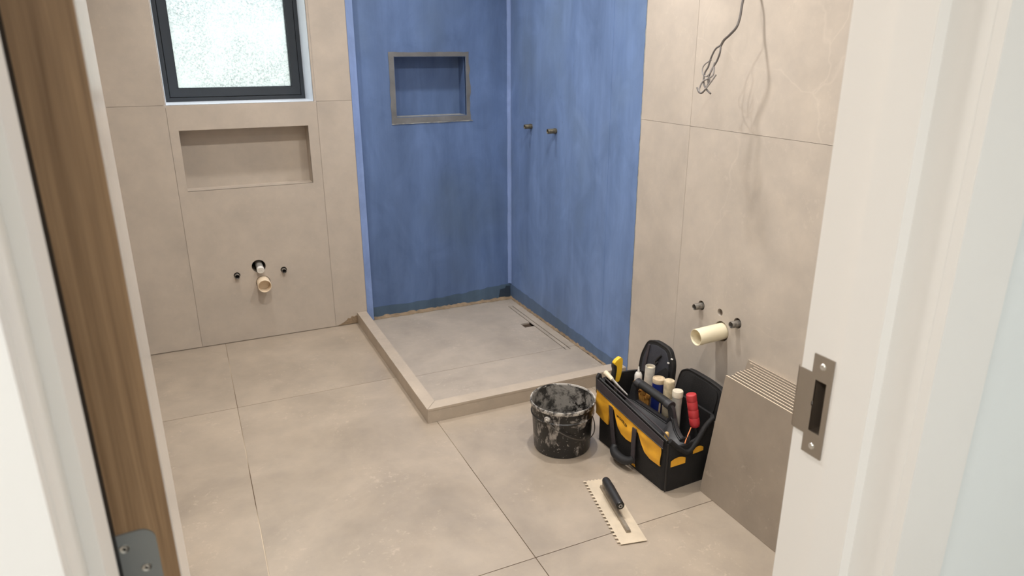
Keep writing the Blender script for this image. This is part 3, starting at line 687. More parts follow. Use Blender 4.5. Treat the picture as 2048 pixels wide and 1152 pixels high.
# ================================================================== PIPE STUBS
def stub(name, label, cat, base, direction, r, length, wall, mat, mats_in, group=None, inside=0.05, collar=None, tilt=0.0):
    """open-ended pipe leaving a wall; base on the wall face"""
    t = thing(name, label, cat, base, 0.0, group)
    d = Vector(direction).normalized(); d = (d + Vector((0, 0, -tilt))).normalized()
    q = d.to_track_quat('Z', 'Y').to_matrix().to_4x4()
    bm = bmesh.new(); lathe(bm, [(r, -inside), (r, length - 0.001), (r - 0.0008, length), (r - wall + 0.0006, length), (r - wall, length - 0.001), (r - wall, -inside)], 36, q)
    fin('pipe', bm, mat, t, smooth=True)
    bm = bmesh.new(); lathe(bm, [(0, length - 0.055 if length > 0.06 else length * 0.15), (r - wall + 0.0002, length - 0.055 if length > 0.06 else length * 0.15)], 24, q)
    fin('bore', bm, mats_in, t)
    if collar:
        bm = bmesh.new(); lathe(bm, [(r, collar[0]), (collar[2], collar[0] + 0.001), (collar[2], collar[1] - 0.001), (r, collar[1])], 36, q)
        fin('collar', bm, mat, t, smooth=True)
    return t
FB = (0, -1, 0); FRW = (-1, 0, 0)
stub('waste_pipe', 'cream plastic toilet waste pipe stub under the niche on the window wall', 'pipe', (0.288, YW, 0.321), (0, -1, 0), 0.0345, 0.070, 0.0025, MT['pvc_warm'], MT['pvc_warm'], tilt=0.03)
stub('water_stub', 'short dark water pipe stub left of the toilet waste pipe', 'pipe', (0.160, YW, 0.3755), FB, 0.0125, 0.022, 0.0022, MT['dull_pipe'], MT['dark'])
stub('water_stub', 'short dark water pipe stub right of the toilet waste pipe', 'pipe', (0.401, YW, 0.3755), FB, 0.0125, 0.022, 0.0022, MT['dull_pipe'], MT['dark'])
fp = thing('flush_pipe', 'grey capped pipe poking out of the big round hole above the toilet waste', 'pipe', (0.279, YW, 0.408))
q = Vector((0.02, -1, -0.30)).normalized().to_track_quat('Z', 'Y').to_matrix().to_4x4()
bm = bmesh.new(); lathe(bm, [(0.0185, -0.10), (0.0185, 0.030)] , 32, q)
fin('pipe', bm, MT['grey_pipe'], fp, smooth=True)
bm = bmesh.new(); lathe(bm, [(0.0192, 0.018), (0.0195, 0.032), (0.018, 0.034), (0.0115, 0.034), (0.011, 0.0325), (0.0085, 0.0325), (0.008, 0.034), (0.0035, 0.034), (0.003, 0.032), (0, 0.032)], 32, q)
fin('end_cap', bm, MT['white_plastic'], fp, smooth=True)
stub('basin_waste_pipe', 'long cream plastic basin waste pipe sticking out of the right tiled wall', 'pipe', (XR, 1.940, 0.480), (-1, 0.0, -0.04), 0.0325, 0.122, 0.0025, MT['pvc'], MT['pvc'])
stub('water_stub', 'dark water pipe stub left of the basin waste pipe', 'pipe', (XR, 2.066, 0.543), FRW, 0.0130, 0.036, 0.0025, MT['dull_pipe'], MT['dark'])
stub('water_stub', 'dark water pipe stub right of the basin waste pipe', 'pipe', (XR, 1.859, 0.540), FRW, 0.0130, 0.032, 0.0025, MT['dull_pipe'], MT['dark'])
stub('tap_stub', 'grimy shower tap fitting on the blue wall, the one nearer the corner', 'pipe fitting', (XR, 3.602, 1.1105), FRW, 0.0125, 0.044, 0.003, MT['brass'], MT['dark'], collar=(0.004, 0.012, 0.0145))
stub('tap_stub', 'grimy shower tap fitting on the blue wall, the one farther from the corner', 'pipe fitting', (XR, 3.312, 1.112), FRW, 0.0130, 0.050, 0.003, MT['brass'], MT['dark'], collar=(0.004, 0.012, 0.0150))

# ================================================================== HANGING CABLE
ec = thing('electric_cable', 'grey electrical cable with tangled bare ends hanging from the right wall', 'cable', (XR, 1.93, 1.80))
cb = (XR, 1.93, 1.80)
def rel(p): return (p[0] - cb[0], p[1] - cb[1], p[2] - cb[2])
def ctube(name, pts, r, mat, sub=8):
    bm = bmesh.new(); tube(bm, [rel(p) for p in smoothline(pts, sub)], r, 8); return fin(name, bm, mat, ec, smooth=True)
ctube('sheath', [(1.80, 1.975, 1.80), (1.77, 1.965, 1.775), (1.735, 1.925, 1.71), (1.715, 1.917, 1.655), (1.70, 1.905, 1.612), (1.685, 1.900, 1.580), (1.675, 1.918, 1.556), (1.668, 1.935, 1.540), (1.664, 1.944, 1.522)], 0.0042, MT['cable'])
ctube('conductor', [(1.664, 1.944, 1.522), (1.655, 1.935, 1.500), (1.650, 1.940, 1.475), (1.640, 1.948, 1.450), (1.630, 1.950, 1.425), (1.625, 1.945, 1.405)], 0.0031, MT['cable'])
ctube('conductor', [(1.664, 1.944, 1.524), (1.655, 1.958, 1.512), (1.648, 1.968, 1.485), (1.640, 1.970, 1.455), (1.632, 1.975, 1.435), (1.622, 1.965, 1.405), (1.615, 1.940, 1.385), (1.605, 1.905, 1.372)], 0.0031, MT['cable'])
ctube('conductor', [(1.648, 1.965, 1.478), (1.640, 1.985, 1.465), (1.636, 1.993, 1.450), (1.632, 1.985, 1.432), (1.628, 1.965, 1.425), (1.626, 1.950, 1.428), (1.630, 1.938, 1.445), (1.634, 1.932, 1.470)], 0.0024, MT['conductor'])
ctube('conductor', [(1.634, 1.932, 1.455), (1.628, 1.928, 1.430), (1.622, 1.945, 1.418), (1.618, 1.965, 1.408), (1.612, 1.972, 1.385), (1.606, 1.960, 1.372), (1.606, 1.942, 1.378), (1.612, 1.925, 1.400), (1.622, 1.905, 1.432)], 0.0028, MT['conductor'])
ctube('conductor', [(1.612, 1.985, 1.388), (1.606, 1.965, 1.374), (1.604, 1.948, 1.372), (1.608, 1.935, 1.386), (1.618, 1.932, 1.412), (1.624, 1.945, 1.428)], 0.0028, MT['cable'])

# ================================================================== BUCKET
bk = thing('bucket', 'black plastic bucket splashed with dried mortar standing on the floor', 'bucket', (1.222, 2.172, 0.0))
BH, RT, RB = 0.209, 0.128, 0.113
bm = bmesh.new(); lathe(bm, [(0, 0.003), (RB - 0.012, 0.003), (RB - 0.010, 0), (RB - 0.003, 0), (RB, 0.006), (0.1215, 0.150), (0.1218, 0.160)], 64)
fin('shell', bm, MT['bucket'], bk, smooth=True)
bm = bmesh.new(); lathe(bm, [(0.1216, 0.150), (0.1262, 0.152), (0.1268, 0.156), (0.1235, 0.159), (0.1245, 0.185), (0.1240, 0.194)], 64)
fin('collar_band', bm, MT['bucket'], bk, smooth=True)
bm = bmesh.new(); lathe(bm, [(0.1240, 0.192), (0.1285, 0.194), (0.1300, 0.198), (0.1300, 0.203), (0.1285, BH), (0.1250, BH), (0.1235, 0.203)], 64)
fin('rim', bm, MT['bucket_rim'], bk, smooth=True)
bm = bmesh.new(); lathe(bm, [(0.1236, 0.203), (0.1195, 0.150), (0.110, 0.014), (0.104, 0.010), (0, 0.010)], 64)
fin('inside_wall', bm, MT['bucket_in'], bk, smooth=True)
bm = bmesh.new()
ring = []
prof = [(0.0, 0.020), (0.05, 0.024), (0.09, 0.020), (0.108, 0.014)]
lathe(bm, prof, 40)
for v in bm.verts: v.co.z += random.uniform(-0.003, 0.004)
fin('dried_mortar', bm, MT['bucket_in'], bk, smooth=True)
eang = math.radians(214)
def onrim(a, r, z): return Vector((r * math.cos(a), r * math.sin(a), z))
for a in (eang, eang + PI):
    bm = bmesh.new(); q = Vector((math.cos(a), math.sin(a), 0)).to_track_quat('Z', 'Y').to_matrix().to_4x4(); q.translation = onrim(a, 0.1225, 0.172)
    lathe(bm, [(0, 0.016), (0.004, 0.016), (0.0045, 0.012), (0.011, 0.011), (0.0125, 0.009), (0.0125, 0)], 20, q)
    fin('bail_ear', bm, MT['bucket_rim'], bk, smooth=True)
# the bail droops round the side that faces the room
p0, p1 = onrim(eang, 0.137, 0.172), onrim(eang + PI, 0.137, 0.172)
pts = []
for i in range(33):
    t = i / 32; a = eang + PI * t
    drop = math.sin(PI * t) ** 0.9
    pts.append(onrim(a, 0.137 - 0.008 * drop, 0.172 - 0.098 * drop))
bm = bmesh.new(); tube(bm, pts, 0.0021, 8); fin('wire_bail', bm, MT['wire'], bk, smooth=True)

# ================================================================== NOTCHED TROWEL
A, D_ = Vector((1.165, 1.905)), Vector((1.089, 1.551))
ax = (D_ - A).normalized(); TL = (D_ - A).length; ay = Vector((-ax.y, ax.x))
if ay.x < 0: ay = -ay
tr_ = thing('notched_trowel', 'notched tiling trowel with black handle lying on the floor tiles', 'trowel', (A.x, A.y, 0.0015), math.atan2(ax.y, ax.x))
# local x: along the blade, local y: across (mirrored if needed)
sy = 1 if Vector((-ax.y, ax.x)).x > 0 else -1
TW = 0.0985
ol = []
n_ = 19; pitch = TL / n_
for i in range(n_):
    x = i * pitch
    ol += [(x + pitch * 0.12, 0.0), (x + pitch * 0.38, 0.0), (x + pitch * 0.46, 0.009), (x + pitch * 0.94, 0.009)]
ol += [(TL, 0.0), (TL, TW), (0.004, TW - 0.001)]
for i in range(6):
    y = TW - 0.018 - i * 0.013
    ol += [(0.0, y + 0.0075), (0.0, y + 0.002), (0.0045, y + 0.001), (0.0045, y - 0.004)]
ol += [(0.0, 0.006)]
bm = bmesh.new(); prism(bm, ol, [], 0.0022, 0.0036, lambda u, v, d: (u, sy * v, d)); fin('blade', bm, MT['blade'], tr_)
bm = bmesh.new()
yc = sy * 0.0545
prof = []
def bar(bm, x0, x1, z0, z1, w, taper=0.8):
    vs = box(bm, (x0, yc - w, z0), (x1, yc + w, z1))
    for v in vs:
        if v.co.z > (z0 + z1) / 2: v.co.y = yc + (v.co.y - yc) * taper
bar(bm, 0.052, 0.312, 0.0036, 0.0135, 0.0085, 0.72)
fin('spine', bm, MT['tang'], tr_, bevel=0.0025, smooth=True)
bm = bmesh.new(); tube(bm, smoothline([(0.075, yc, 0.010), (0.070, yc, 0.030), (0.074, yc, 0.048), (0.092, yc, 0.055)], 6), 0.0058, 10); fin('shank', bm, MT['tang'], tr_, smooth=True)
q = Matrix.Translation((0.082, yc, 0.0555)) @ Vector((0.142, 0.0, -0.0055)).to_track_quat('Z', 'Y').to_matrix().to_4x4()
bm = bmesh.new(); lathe(bm, [(0, -0.004), (0.008, -0.003), (0.0125, 0.002), (0.0145, 0.010), (0.0160, 0.05), (0.0155, 0.09), (0.0150, 0.130), (0.0148, 0.146)], 28, q); hd = fin('handle', bm, MT['grip_black'], tr_, smooth=True)
bm = bmesh.new(); lathe(bm, [(0.0149, 0.146), (0.0149, 0.149), (0.0135, 0.151), (0, 0.151)], 28, q); fin('end_cap', bm, MT['cap'], tr_, smooth=True)
bm = bmesh.new(); lathe(bm, [(0.0042, 0.1508), (0.0042, 0.1522), (0.0066, 0.1522), (0.0068, 0.1508)], 28, q); fin('cap_ring', bm, MT['ring'], tr_, smooth=True)

# ================================================================== LEANING SPARE TILES
names = ['frontmost beige tile of the stack leaning on the right wall', 'second tile from the front in the leaning stack', 'third tile from the front in the leaning stack',
         'fourth tile from the front in the leaning stack', 'fifth tile from the front in the leaning stack', 'sixth tile from the front in the leaning stack',
         'fifth tile from the wall in the leaning stack', 'fourth tile from the wall in the leaning stack', 'third tile from the wall in the leaning stack',
         'second tile from the wall in the leaning stack', 'rearmost tile of the leaning stack, touching the tiled wall']
NT = 11; TH = 0.0055; TS = 0.449
yl = [1.683, 1.678, 1.684, 1.694, 1.699, 1.701, 1.706, 1.709, 1.713, 1.752, 1.778]
for i in range(NT):
    xb = 1.521 + i * 0.0128
    xt = 1.588 + i * 0.0190
    ts = TS - 0.0004 * i
    an = math.asin((xt - xb) / ts)
    bm = bmesh.new()
    vs = box(bm, (0, -0.452, 0), (TH, 0, ts - 0.0))
    bmesh.ops.rotate(bm, verts=bm.verts, cent=(0, 0, 0), matrix=Matrix.Rotation(an, 3, 'Y'))
    zmin = min(v.co.z for v in bm.verts)
    for v in bm.verts: v.co.z -= zmin - 0.0004
    bm.faces.ensure_lookup_table()
    bmesh.ops.recalc_face_normals(bm, faces=bm.faces)
    me = bpy.data.meshes.new('spare_tile'); 
    nrm = Vector((-math.cos(an), 0, math.sin(an)))
    for f in bm.faces: f.material_index = 0 if abs(f.normal.dot(nrm)) > 0.9 else 1
    bm.to_mesh(me); bm.free()
    o = link('spare_tile', me, [MT['stack_tile'], MT['tile_body']])
    o.location = (xb, yl[i], 0)
    tag(o, names[i], 'tile', 'spare tiles leaning on the right wall')

# ================================================================== TOOL BAG
BO = Vector((1.375, 2.152, 0)); BA = math.atan2(-0.9987, 0.0514)
bag = thing('tool_bag', 'open black and yellow fabric tool bag full of tools beside the bucket', 'tool bag', BO, BA)
BM_ = Matrix.Translation(BO) @ Matrix.Rotation(BA, 4, 'Z')
L, D, RC = 0.428, 0.222, 0.022
def perim():
    pts = []
    def arc(cx, cy, a0):
        for k in range(5):
            a = a0 + PI / 2 * k / 4; pts.append((cx + RC * math.cos(a), cy + RC * math.sin(a)))
    n = 26
    for i in range(n): pts.append((RC + (L - 2 * RC) * i / n, 0))
    arc(L - RC, RC, -PI / 2)
    for i in range(1, 12): pts.append((L, RC + (D - 2 * RC) * i / 12))
    arc(L - RC, D - RC, 0)
    for i in range(1, n): pts.append((L - RC - (L - 2 * RC) * i / n, D))
    arc(RC, D - RC, PI / 2)
    for i in range(1, 12): pts.append((0, D - RC - (D - 2 * RC) * i / 12))
    arc(RC, RC, PI)
    return pts
def rim(s, t):
    f = 0.268 - 0.066 * max(0, min(1, s / L))
    bk_ = 0.262 - 0.012 * s / L
    w = max(0, min(1, t / D))
    z = f * (1 - w) + bk_ * w
    ls = math.exp(-((s - 0.0) / 0.05) ** 2); rs = math.exp(-((s - L) / 0.035) ** 2)
    mid = math.sin(PI * w)
    return z + 0.012 * ls * mid - 0.050 * rs * mid ** 0.7
def bulge(s, t, z):
    h = rim(s, t); u = math.sin(PI * max(0, min(1, z / h)))
    cs, ct = s - L / 2, t - D / 2
    if abs(ct) / (D / 2) > abs(cs) / (L / 2): return Vector((0, (1 if ct > 0 else -1) * 0.009 * u * math.cos(PI * cs / L * 0.95), 0))
    return Vector(((1 if cs > 0 else -1) * 0.007 * u * math.cos(PI * ct / D * 0.9), 0, 0))
P_ = perim(); NP = len(P_)
bm = bmesh.new(); lev = 11
outer = []; inner = []
for (s, t) in P_:
    h = rim(s, t); col = []; coli = []
    for j in range(lev + 1):
        z = h * j / lev
        p = Vector((s, t, z)) + bulge(s, t, z); col.append(bm.verts.new(p))
    c = Vector((L / 2, D / 2, 0)); 
    for j in range(lev, 1, -1):
        z = h * j / lev
        p = Vector((s, t, z)) + bulge(s, t, z); k = 0.010
        q = Vector((max(k, min(L - k, p.x)) if abs(p.x - L / 2) < L / 2 - 0.02 else p.x + (k if p.x < L / 2 else -k), p.y + (k if p.y < D / 2 else -k) if (p.y < 0.03 or p.y > D - 0.03) else p.y, z))
        coli.append(bm.verts.new(q))
    outer.append(col + coli)
for i in range(NP):
    a, b = outer[i], outer[(i + 1) % NP]
    for j in range(len(a) - 1): bm.faces.new((a[j], b[j], b[j + 1], a[j + 1]))
bm.faces.new([o[0] for o in outer][::-1]); bm.faces.new([o[-1] for o in outer])
fin('bag_body', bm, MT['black_cloth'], bag, smooth=True)
def front(s, z, off):
    p = Vector((s, 0, z)) + bulge(s, 0, z); p.y -= off; return p
def interp(tab, s):
    for (a, za), (b, zb) in zip(tab, tab[1:]):
        if a <= s <= b: return za + (zb - za) * (s - a) / max(1e-6, b - a)
    return tab[-1][1] if s > tab[-1][0] else tab[0][1]
def frontpatch(name, lo, hi, s0, s1, off, mat, n=64, m=8, wr=0.0, thick=0.0025):
    bm = bmesh.new(); rows = []
    for i in range(n + 1):
        s = s0 + (s1 - s0) * i / n; a, b = lo(s), hi(s); row = []
        for j in range(m + 1):
            z = a + (b - a) * j / m
            w = wr * (math.sin(s * 61 + z * 40) * 0.6 + math.sin(s * 23 - z * 75 + 1.3)) * math.sin(PI * j / m)
            row.append(bm.verts.new(front(s, z, off + w)))
        bk_ = [bm.verts.new(front(s, lo(s), off - thick)), bm.verts.new(front(s, hi(s), off - thick))]
        rows.append([bk_[0]] + row + [bk_[1]])
    for a, b in zip(rows, rows[1:]):
        for j in range(len(a) - 1): bm.faces.new((a[j], b[j], b[j + 1], a[j + 1]))
    return fin(name, bm, mat, bag, smooth=True)
LOW = [(0, .118), (.05, .110), (.088, .108), (.090, .185), (.102, .196), (.122, .190), (.136, .165), (.155, .134), (.18, .116), (.212, .110), (.243, .112), (.245, .168), (.258, .178), (.278, .168), (.298, .138), (.32, .112), (.35, .100), (.404, .098)]
yt = lambda s: 0.226 - 0.050 * s / 0.404
yp = frontpatch('yellow_panel', lambda s: interp(LOW, s), yt, -0.004, 0.403, 0.0072, MT['yellow_cloth'], 90, 8, 0.0028, 0.0060)
frontpatch('zip_band', lambda s: yt(s) + 0.001, lambda s: rim(s, 0) - 0.001, -0.002, 0.412, 0.0080, MT['band_cloth'], 40, 4)
bm = bmesh.new(); tube(bm, [front(-0.002 + 0.416 * i / 40, yt(-0.002 + 0.416 * i / 40), 0.0092) for i in range(41)], 0.0018, 6); fin('piping', bm, MT['piping'], bag, smooth=True)
bm = bmesh.new(); tube(bm, [front(s, rim(s, 0) + 0.001, -0.003) for s in [0.0 + 0.42 * i / 40 for i in range(41)]], 0.0042, 8); fin('rim_piping', bm, MT['piping'], bag, smooth=True)
bm = bmesh.new(); tube(bm, [(L * 0.02 + s, 0.020, rim(s, 0.02) + 0.002) for s in [0.42 * i / 40 for i in range(41)]], 0.0030, 8); fin('zip_piping', bm, MT['band_cloth'], bag, smooth=True)
bm = bmesh.new(); tube(bm, [Vector((L - 0.004, 0.004, z)) + Vector((0.003, -0.002, 0)) for z in (0.004, 0.05, 0.1, 0.15, 0.197)], 0.0035, 8); fin('corner_piping', bm, MT['piping'], bag, smooth=True)
frontpatch('yellow_tab', lambda s: 0.012, lambda s: 0.012 + 0.030 * (s - 0.235) / 0.026, 0.235, 0.261, 0.0035, MT['yellow_cloth'], 6, 3)
# yellow panel on the right-hand end, with black pocket edge below
for (ta, tb, za, zb) in ((0.014, 0.078, 0.104, 0.138), (0.112, 0.160, 0.132, 0.158)):
    bm = bmesh.new(); rows = []
    for i in range(13):
        t = ta + (tb - ta) * i / 12; lo_, hi_ = za + 0.002 * i / 12, zb - 0.010 * abs(i / 6 - 1) ** 2
        rows.append([bm.verts.new(Vector((L + 0.0035, t, lo_ + (hi_ - lo_) * j / 4)) + bulge(L, t, lo_)) for j in range(5)])
    for a, b in zip(rows, rows[1:]):
        for j in range(4): bm.faces.new((a[j], b[j], b[j + 1], a[j + 1]))
    fin('end_panel', bm, MT['yellow_cloth'], bag, smooth=True)
# drooping end fold with orange cord
bm = bmesh.new(); tube(bm, smoothline([(L - 0.006, 0.012, 0.205), (L + 0.004, 0.05, 0.168), (L + 0.008, 0.088, 0.148), (L + 0.004, 0.13, 0.178), (L - 0.002, 0.17, 0.222), (L - 0.004, 0.205, 0.246)], 6), 0.0095, 10); fin('end_fold', bm, MT['black_cloth'], bag, smooth=True)
bm = bmesh.new(); tube(bm, smoothline([(L + 0.002, 0.075, 0.182), (L - 0.002, 0.085, 0.198), (L - 0.008, 0.100, 0.214), (L - 0.016, 0.115, 0.226)], 6), 0.0019, 6); fin('cord', bm, MT['orange_cord'], bag, smooth=True)
# straps and the carry grip hanging at the front
def strap(s_, z0, z1, w, sh=0.0):
    bm = bmesh.new(); rows = []
    for i in range(15):
        z = z0 + (z1 - z0) * i / 14; s = s_ + sh * (1 - i / 14); o2 = 0.0125 + 0.008 * (1 - i / 14) ** 2
        r = [front(s - w, z, o2 - 0.004), front(s - w, z, o2), front(s + w, z, o2), front(s + w, z, o2 - 0.004)]
        rows.append([bm.verts.new(p) for p in r])
    for a, b in zip(rows, rows[1:]):
        for k in range(4): bm.faces.new((a[k], b[k], b[(k + 1) % 4], a[(k + 1) % 4]))
    bm.faces.new(rows[0]); bm.faces.new(rows[-1][::-1])
    return fin('strap', bm, MT['band_cloth'], bag)
strap(0.103, 0.030, 0.200, 0.0115, 0.048); strap(0.258, 0.042, 0.180, 0.0105, 0.010)
gp = smoothline([(0.148, -0.018, 0.050), (0.155, -0.028, 0.041), (0.174, -0.036, 0.036), (0.204, -0.038, 0.034), (0.234, -0.036, 0.037), (0.257, -0.028, 0.046), (0.267, -0.018, 0.060)], 6)
bm = bmesh.new(); tube(bm, gp, [0.011 + 0.005 * math.sin(PI * i / (len(gp) - 1)) for i in range(len(gp))], 14, flat=1.15); fin('carry_grip', bm, MT['rubber'], bag, smooth=True)
# clip on the left corner
bm = bmesh.new(); prism(bm, [(-0.004, 0.20), (0.012, 0.205), (0.016, 0.262), (0.012, 0.282), (0.002, 0.286), (-0.007, 0.270)], [], -0.006, 0.006, lambda u, v, d: (-0.014 + d, u + 0.004, v)); fin('corner_tab', bm, MT['bag_plastic'], bag)
# moulded carry frame standing in the middle
tC = 0.094
olf = [(.072, .130), (.078, .205), (.088, .225), (.098, .268), (.112, .288), (.140, .297), (.315, .287), (.338, .272), (.350, .238), (.362, .212), (.378, .192), (.396, .182), (.424, .205), (.428, .198), (.424, .165), (.404, .130)]
hlf = [(.128, .212), (.122, .246), (.132, .268), (.148, .276), (.305, .268), (.316, .256), (.322, .232), (.312, .214)]
bm = bmesh.new(); prism(bm, olf, [hlf], -0.009, 0.009, lambda u, v, d: (u, tC + d, v)); fin('carry_frame', bm, MT['bag_plastic'], bag, bevel=0.003, smooth=True)
bm = bmesh.new(); tube(bm, [(0.150, tC, 0.2868), (0.22, tC, 0.2838), (0.300, tC, 0.2790)], 0.0155, 18, flat=1.15); fin('frame_grip', bm, MT['rubber'], bag, smooth=True)
for s_, z_ in ((0.136, 0.2852), (0.313, 0.2765)):
    bm = bmesh.new(); tube(bm, [(s_ - 0.013, tC, z_ + 0.0006), (s_ + 0.013, tC, z_ - 0.0006)], 0.0170, 18, flat=1.12); fin('grip_collar', bm, MT['bag_plastic'], bag, bevel=0.002, smooth=True)
# raised edges of the frame
def rib(pts, off, r=0.0022):
    bm = bmesh.new(); tube(bm, [(u, tC + off, v) for u, v in pts], r, 6); fin('frame_rib', bm, MT['bag_plastic'], bag, smooth=True)
rib([(.115, .204), (.318, .204), (.330, .222), (.338, .240), (.346, .236), (.356, .208), (.372, .188), (.394, .176), (.424, .200)], -0.0105)
bm = bmesh.new(); rows = []
for (s_, z_, zb_) in ((.076, .196, .150), (.10, .204, .155), (.200, .203, .150), (.318, .202, .140), (.332, .222, .136), (.342, .224, .134), (.356, .196, .132), (.374, .180, .128), (.396, .168, .122), (.420, .176, .120)):
    a = Vector((s_, tC - 0.010, z_)); b_ = Vector((s_, 0.034, zb_ + 0.02)); rows.append([bm.verts.new(p) for p in (a, b_, b_ + Vector((0, 0, -0.05)), a + Vector((0, 0, -0.06)))])
for a, b in zip(rows, rows[1:]):
    for k in range(4): bm.faces.new((a[k], b[k], b[(k + 1) % 4], a[(k + 1) % 4]))
bm.faces.new(rows[0]); bm.faces.new(rows[-1][::-1])
fin('frame_skirt', bm, MT['bag_plastic'], bag, smooth=True)
bm = bmesh.new(); box(bm, (0.045, tC - 0.006, 0.075), (0.405, tC + 0.006, 0.150)); fin('divider', bm, MT['black_cloth'], bag)
# two padded flaps folded back at the rear
def flap(name_t, outl, t0, tilt, pocket):
    """outl in (s, z); padded board with piping, leaning back by tilt"""
    zb = min(v for u, v in outl)
    fn = lambda u, v, d: (u, t0 + (v - zb) * tilt + d, v)
    bm = bmesh.new(); prism(bm, outl, [], 0.0, 0.020, fn)
    f = fin('flap', bm, MT['black_cloth'], bag, bevel=0.006, smooth=True)
    bm = bmesh.new(); tube(bm, [fn(u, v, 0.001) for u, v in outl], 0.0035, 8, closed=True); fin('flap_piping', bm, MT['piping'], f, smooth=True)
    cu = sum(u for u, v in outl) / len(outl); cv = sum(v for u, v in outl) / len(outl)
    ins = [(cu + (u - cu) * 0.80, cv + (v - cv) * 0.80) for u, v in outl]
    bm = bmesh.new(); prism(bm, ins, [], -0.004, 0.002, fn); fin('flap_pocket', bm, MT['pocket_cloth'] if pocket else MT['black_cloth'], f, bevel=0.002, smooth=True)
    return f, fn
def roundout(pts, sub=5): 
    q = [Vector((u, v, 0)) for u, v in pts]; n = len(q); out = []
    for i in range(n):
        a, b, c = q[i - 1], q[i], q[(i + 1) % n]
        p = b + (a - b) * 0.3; r = b + (c - b) * 0.3
        for k in range(sub + 1):
            t = k / sub; x = p * (1 - t) ** 2 + b * 2 * t * (1 - t) + r * t * t; out.append((x.x, x.y))
    return out
f1, fn1 = flap('a', roundout([(-.052, .205), (.150, .225), (.138, .330), (.100, .380), (.020, .386), (-.030, .370), (-.056, .300)]), 0.2345, 0.16, True)
bm = bmesh.new(); prism(bm, [(-.020, .225), (-.008, .225), (-.006, .362), (-.016, .362)], [], -0.009, -0.003, fn1); fin('webbing_strip', bm, MT['band_cloth'], f1)
bm = bmesh.new(); tube(bm, smoothline([fn1(.070, .345, -.006), fn1(.058, .328, -.010), fn1(.050, .312, -.012)], 5), 0.004, 8); fin('strap_end', bm, MT['piping'], f1, smooth=True)
bm = bmesh.new(); lathe(bm, [(0, 0.008), (0.008, 0.007), (0.010, 0.003), (0.010, 0)], 20, Matrix.Translation(fn1(.048, .308, -.004)) @ Matrix.Rotation(PI / 2, 4, 'X')); fin('toggle', bm, MT['bag_plastic'], f1, smooth=True)
bm = bmesh.new(); tube(bm, smoothline([fn1(.046, .300, -.006), fn1(.050, .280, -.008), fn1(.058, .262, -.006)], 5), 0.0022, 6); fin('toggle_cord', bm, MT['pocket_cloth'], f1, smooth=True)
bm = bmesh.new(); prism(bm, roundout([(.052, .232), (.138, .240), (.130, .300), (.112, .312), (.070, .272)]), [], -0.010, -0.003, fn1); fin('inner_pocket', bm, MT['black_cloth'], f1, bevel=0.002, smooth=True)
for u, v in ((.116, .330), (.131, .352)):
    bm = bmesh.new(); prism(bm, [(u - .006, v - .003), (u + .005, v - .001), (u + .006, v + .003), (u - .005, v + .003)], [], -0.0062, -0.004, fn1); fin('label_tab', bm, MT['white_plastic'], f1)
f2, fn2 = flap('b', roundout([(.175, .215), (.410, .205), (.418, .310), (.400, .338), (.330, .346), (.225, .348), (.185, .325)]), 0.2345, 0.16, False)
# print on the yellow panel
cu = bpy.data.curves.new('print', 'FONT'); cu.body = 'WOXELER'; cu.size = 0.0138; cu.space_character = 1.22; cu.offset = 0.0005; cu.align_x = 'CENTER'; cu.extrude = 0.0
tmp = bpy.data.objects.new('print', cu); COL.objects.link(tmp); bpy.context.view_layer.update()
me = bpy.data.meshes.new_from_object(tmp.evaluated_get(bpy.context.evaluated_depsgraph_get())); bpy.data.objects.remove(tmp)
bm = bmesh.new(); bm.from_mesh(me)
bmesh.ops.triangulate(bm, faces=bm.faces)
for v in bm.verts:
    s = 0.178 + v.co.x; z = 0.1655 - (s - 0.178) * 0.16 + v.co.y
    a, b = interp(LOW, s), yt(s); jj = max(0, min(1, (z - a) / (b - a)))
    w = 0.0028 * (math.sin(s * 61 + z * 40) * 0.6 + math.sin(s * 23 - z * 75 + 1.3)) * math.sin(PI * jj)
    v.co = front(s, z, 0.0072 + w + 0.0014)
fin('lettering', bm, MT['ink'], yp)

# ---- tools in the bag (each its own thing)
def inbag(name, label, cat, s, t, z): 
    o = thing(name, label, cat, BM_ @ Vector((s, t, z)), BA); return o
def upright(name, label, cat, s, t, z0, z1, prof, mat, lean=(0, 0), parts=()):
    """lathe standing in the bag, foot at z0, leaning by lean per metre"""
    o = inbag(name, label, cat, s, t, z0)
    q = Vector((lean[0], lean[1], 1)).normalized().to_track_quat('Z', 'Y').to_matrix().to_4x4()
    bm = bmesh.new(); lathe(bm, prof, 28, q); fin(parts[0][0] if False else 'body', bm, mat, o, smooth=True)
    return o, q
def add(o, q, name, prof, mat, n=28):
    bm = bmesh.new(); lathe(bm, prof, n, q); return fin(name, bm, mat, o, smooth=True)
ZF = 0.055
# white sealant bottle
o, q = upright('nozzle_bottle', 'small white bottle with pointed nozzle at the left of the bag', 'bottle', 0.044, 0.160, ZF, 0, [(0, 0), (0.0155, 0), (0.0155, 0.205), (0.0150, 0.214), (0.0110, 0.224), (0.0075, 0.228)], MT['white_plastic'])
add(o, q, 'nozzle', [(0.0055, 0.226), (0.0035, 0.238), (0.0022, 0.249), (0, 0.249)], MT['white_plastic'])
# pale grey open tube
o, q = upright('cartridge_tube', 'pale grey open-ended tube standing beside the white nozzle bottle', 'tube', 0.082, 0.176, ZF, 0, [(0.0195, 0), (0.0195, 0.269), (0.0190, 0.270), (0.0170, 0.270), (0.0168, 0.268), (0.0165, 0.225), (0, 0.225)], MT['grey_tube'], (0.05, 0.0))
add(o, q, 'tube_end', [(0, 0.2585), (0.0168, 0.2585)], MT['cream_plastic'])
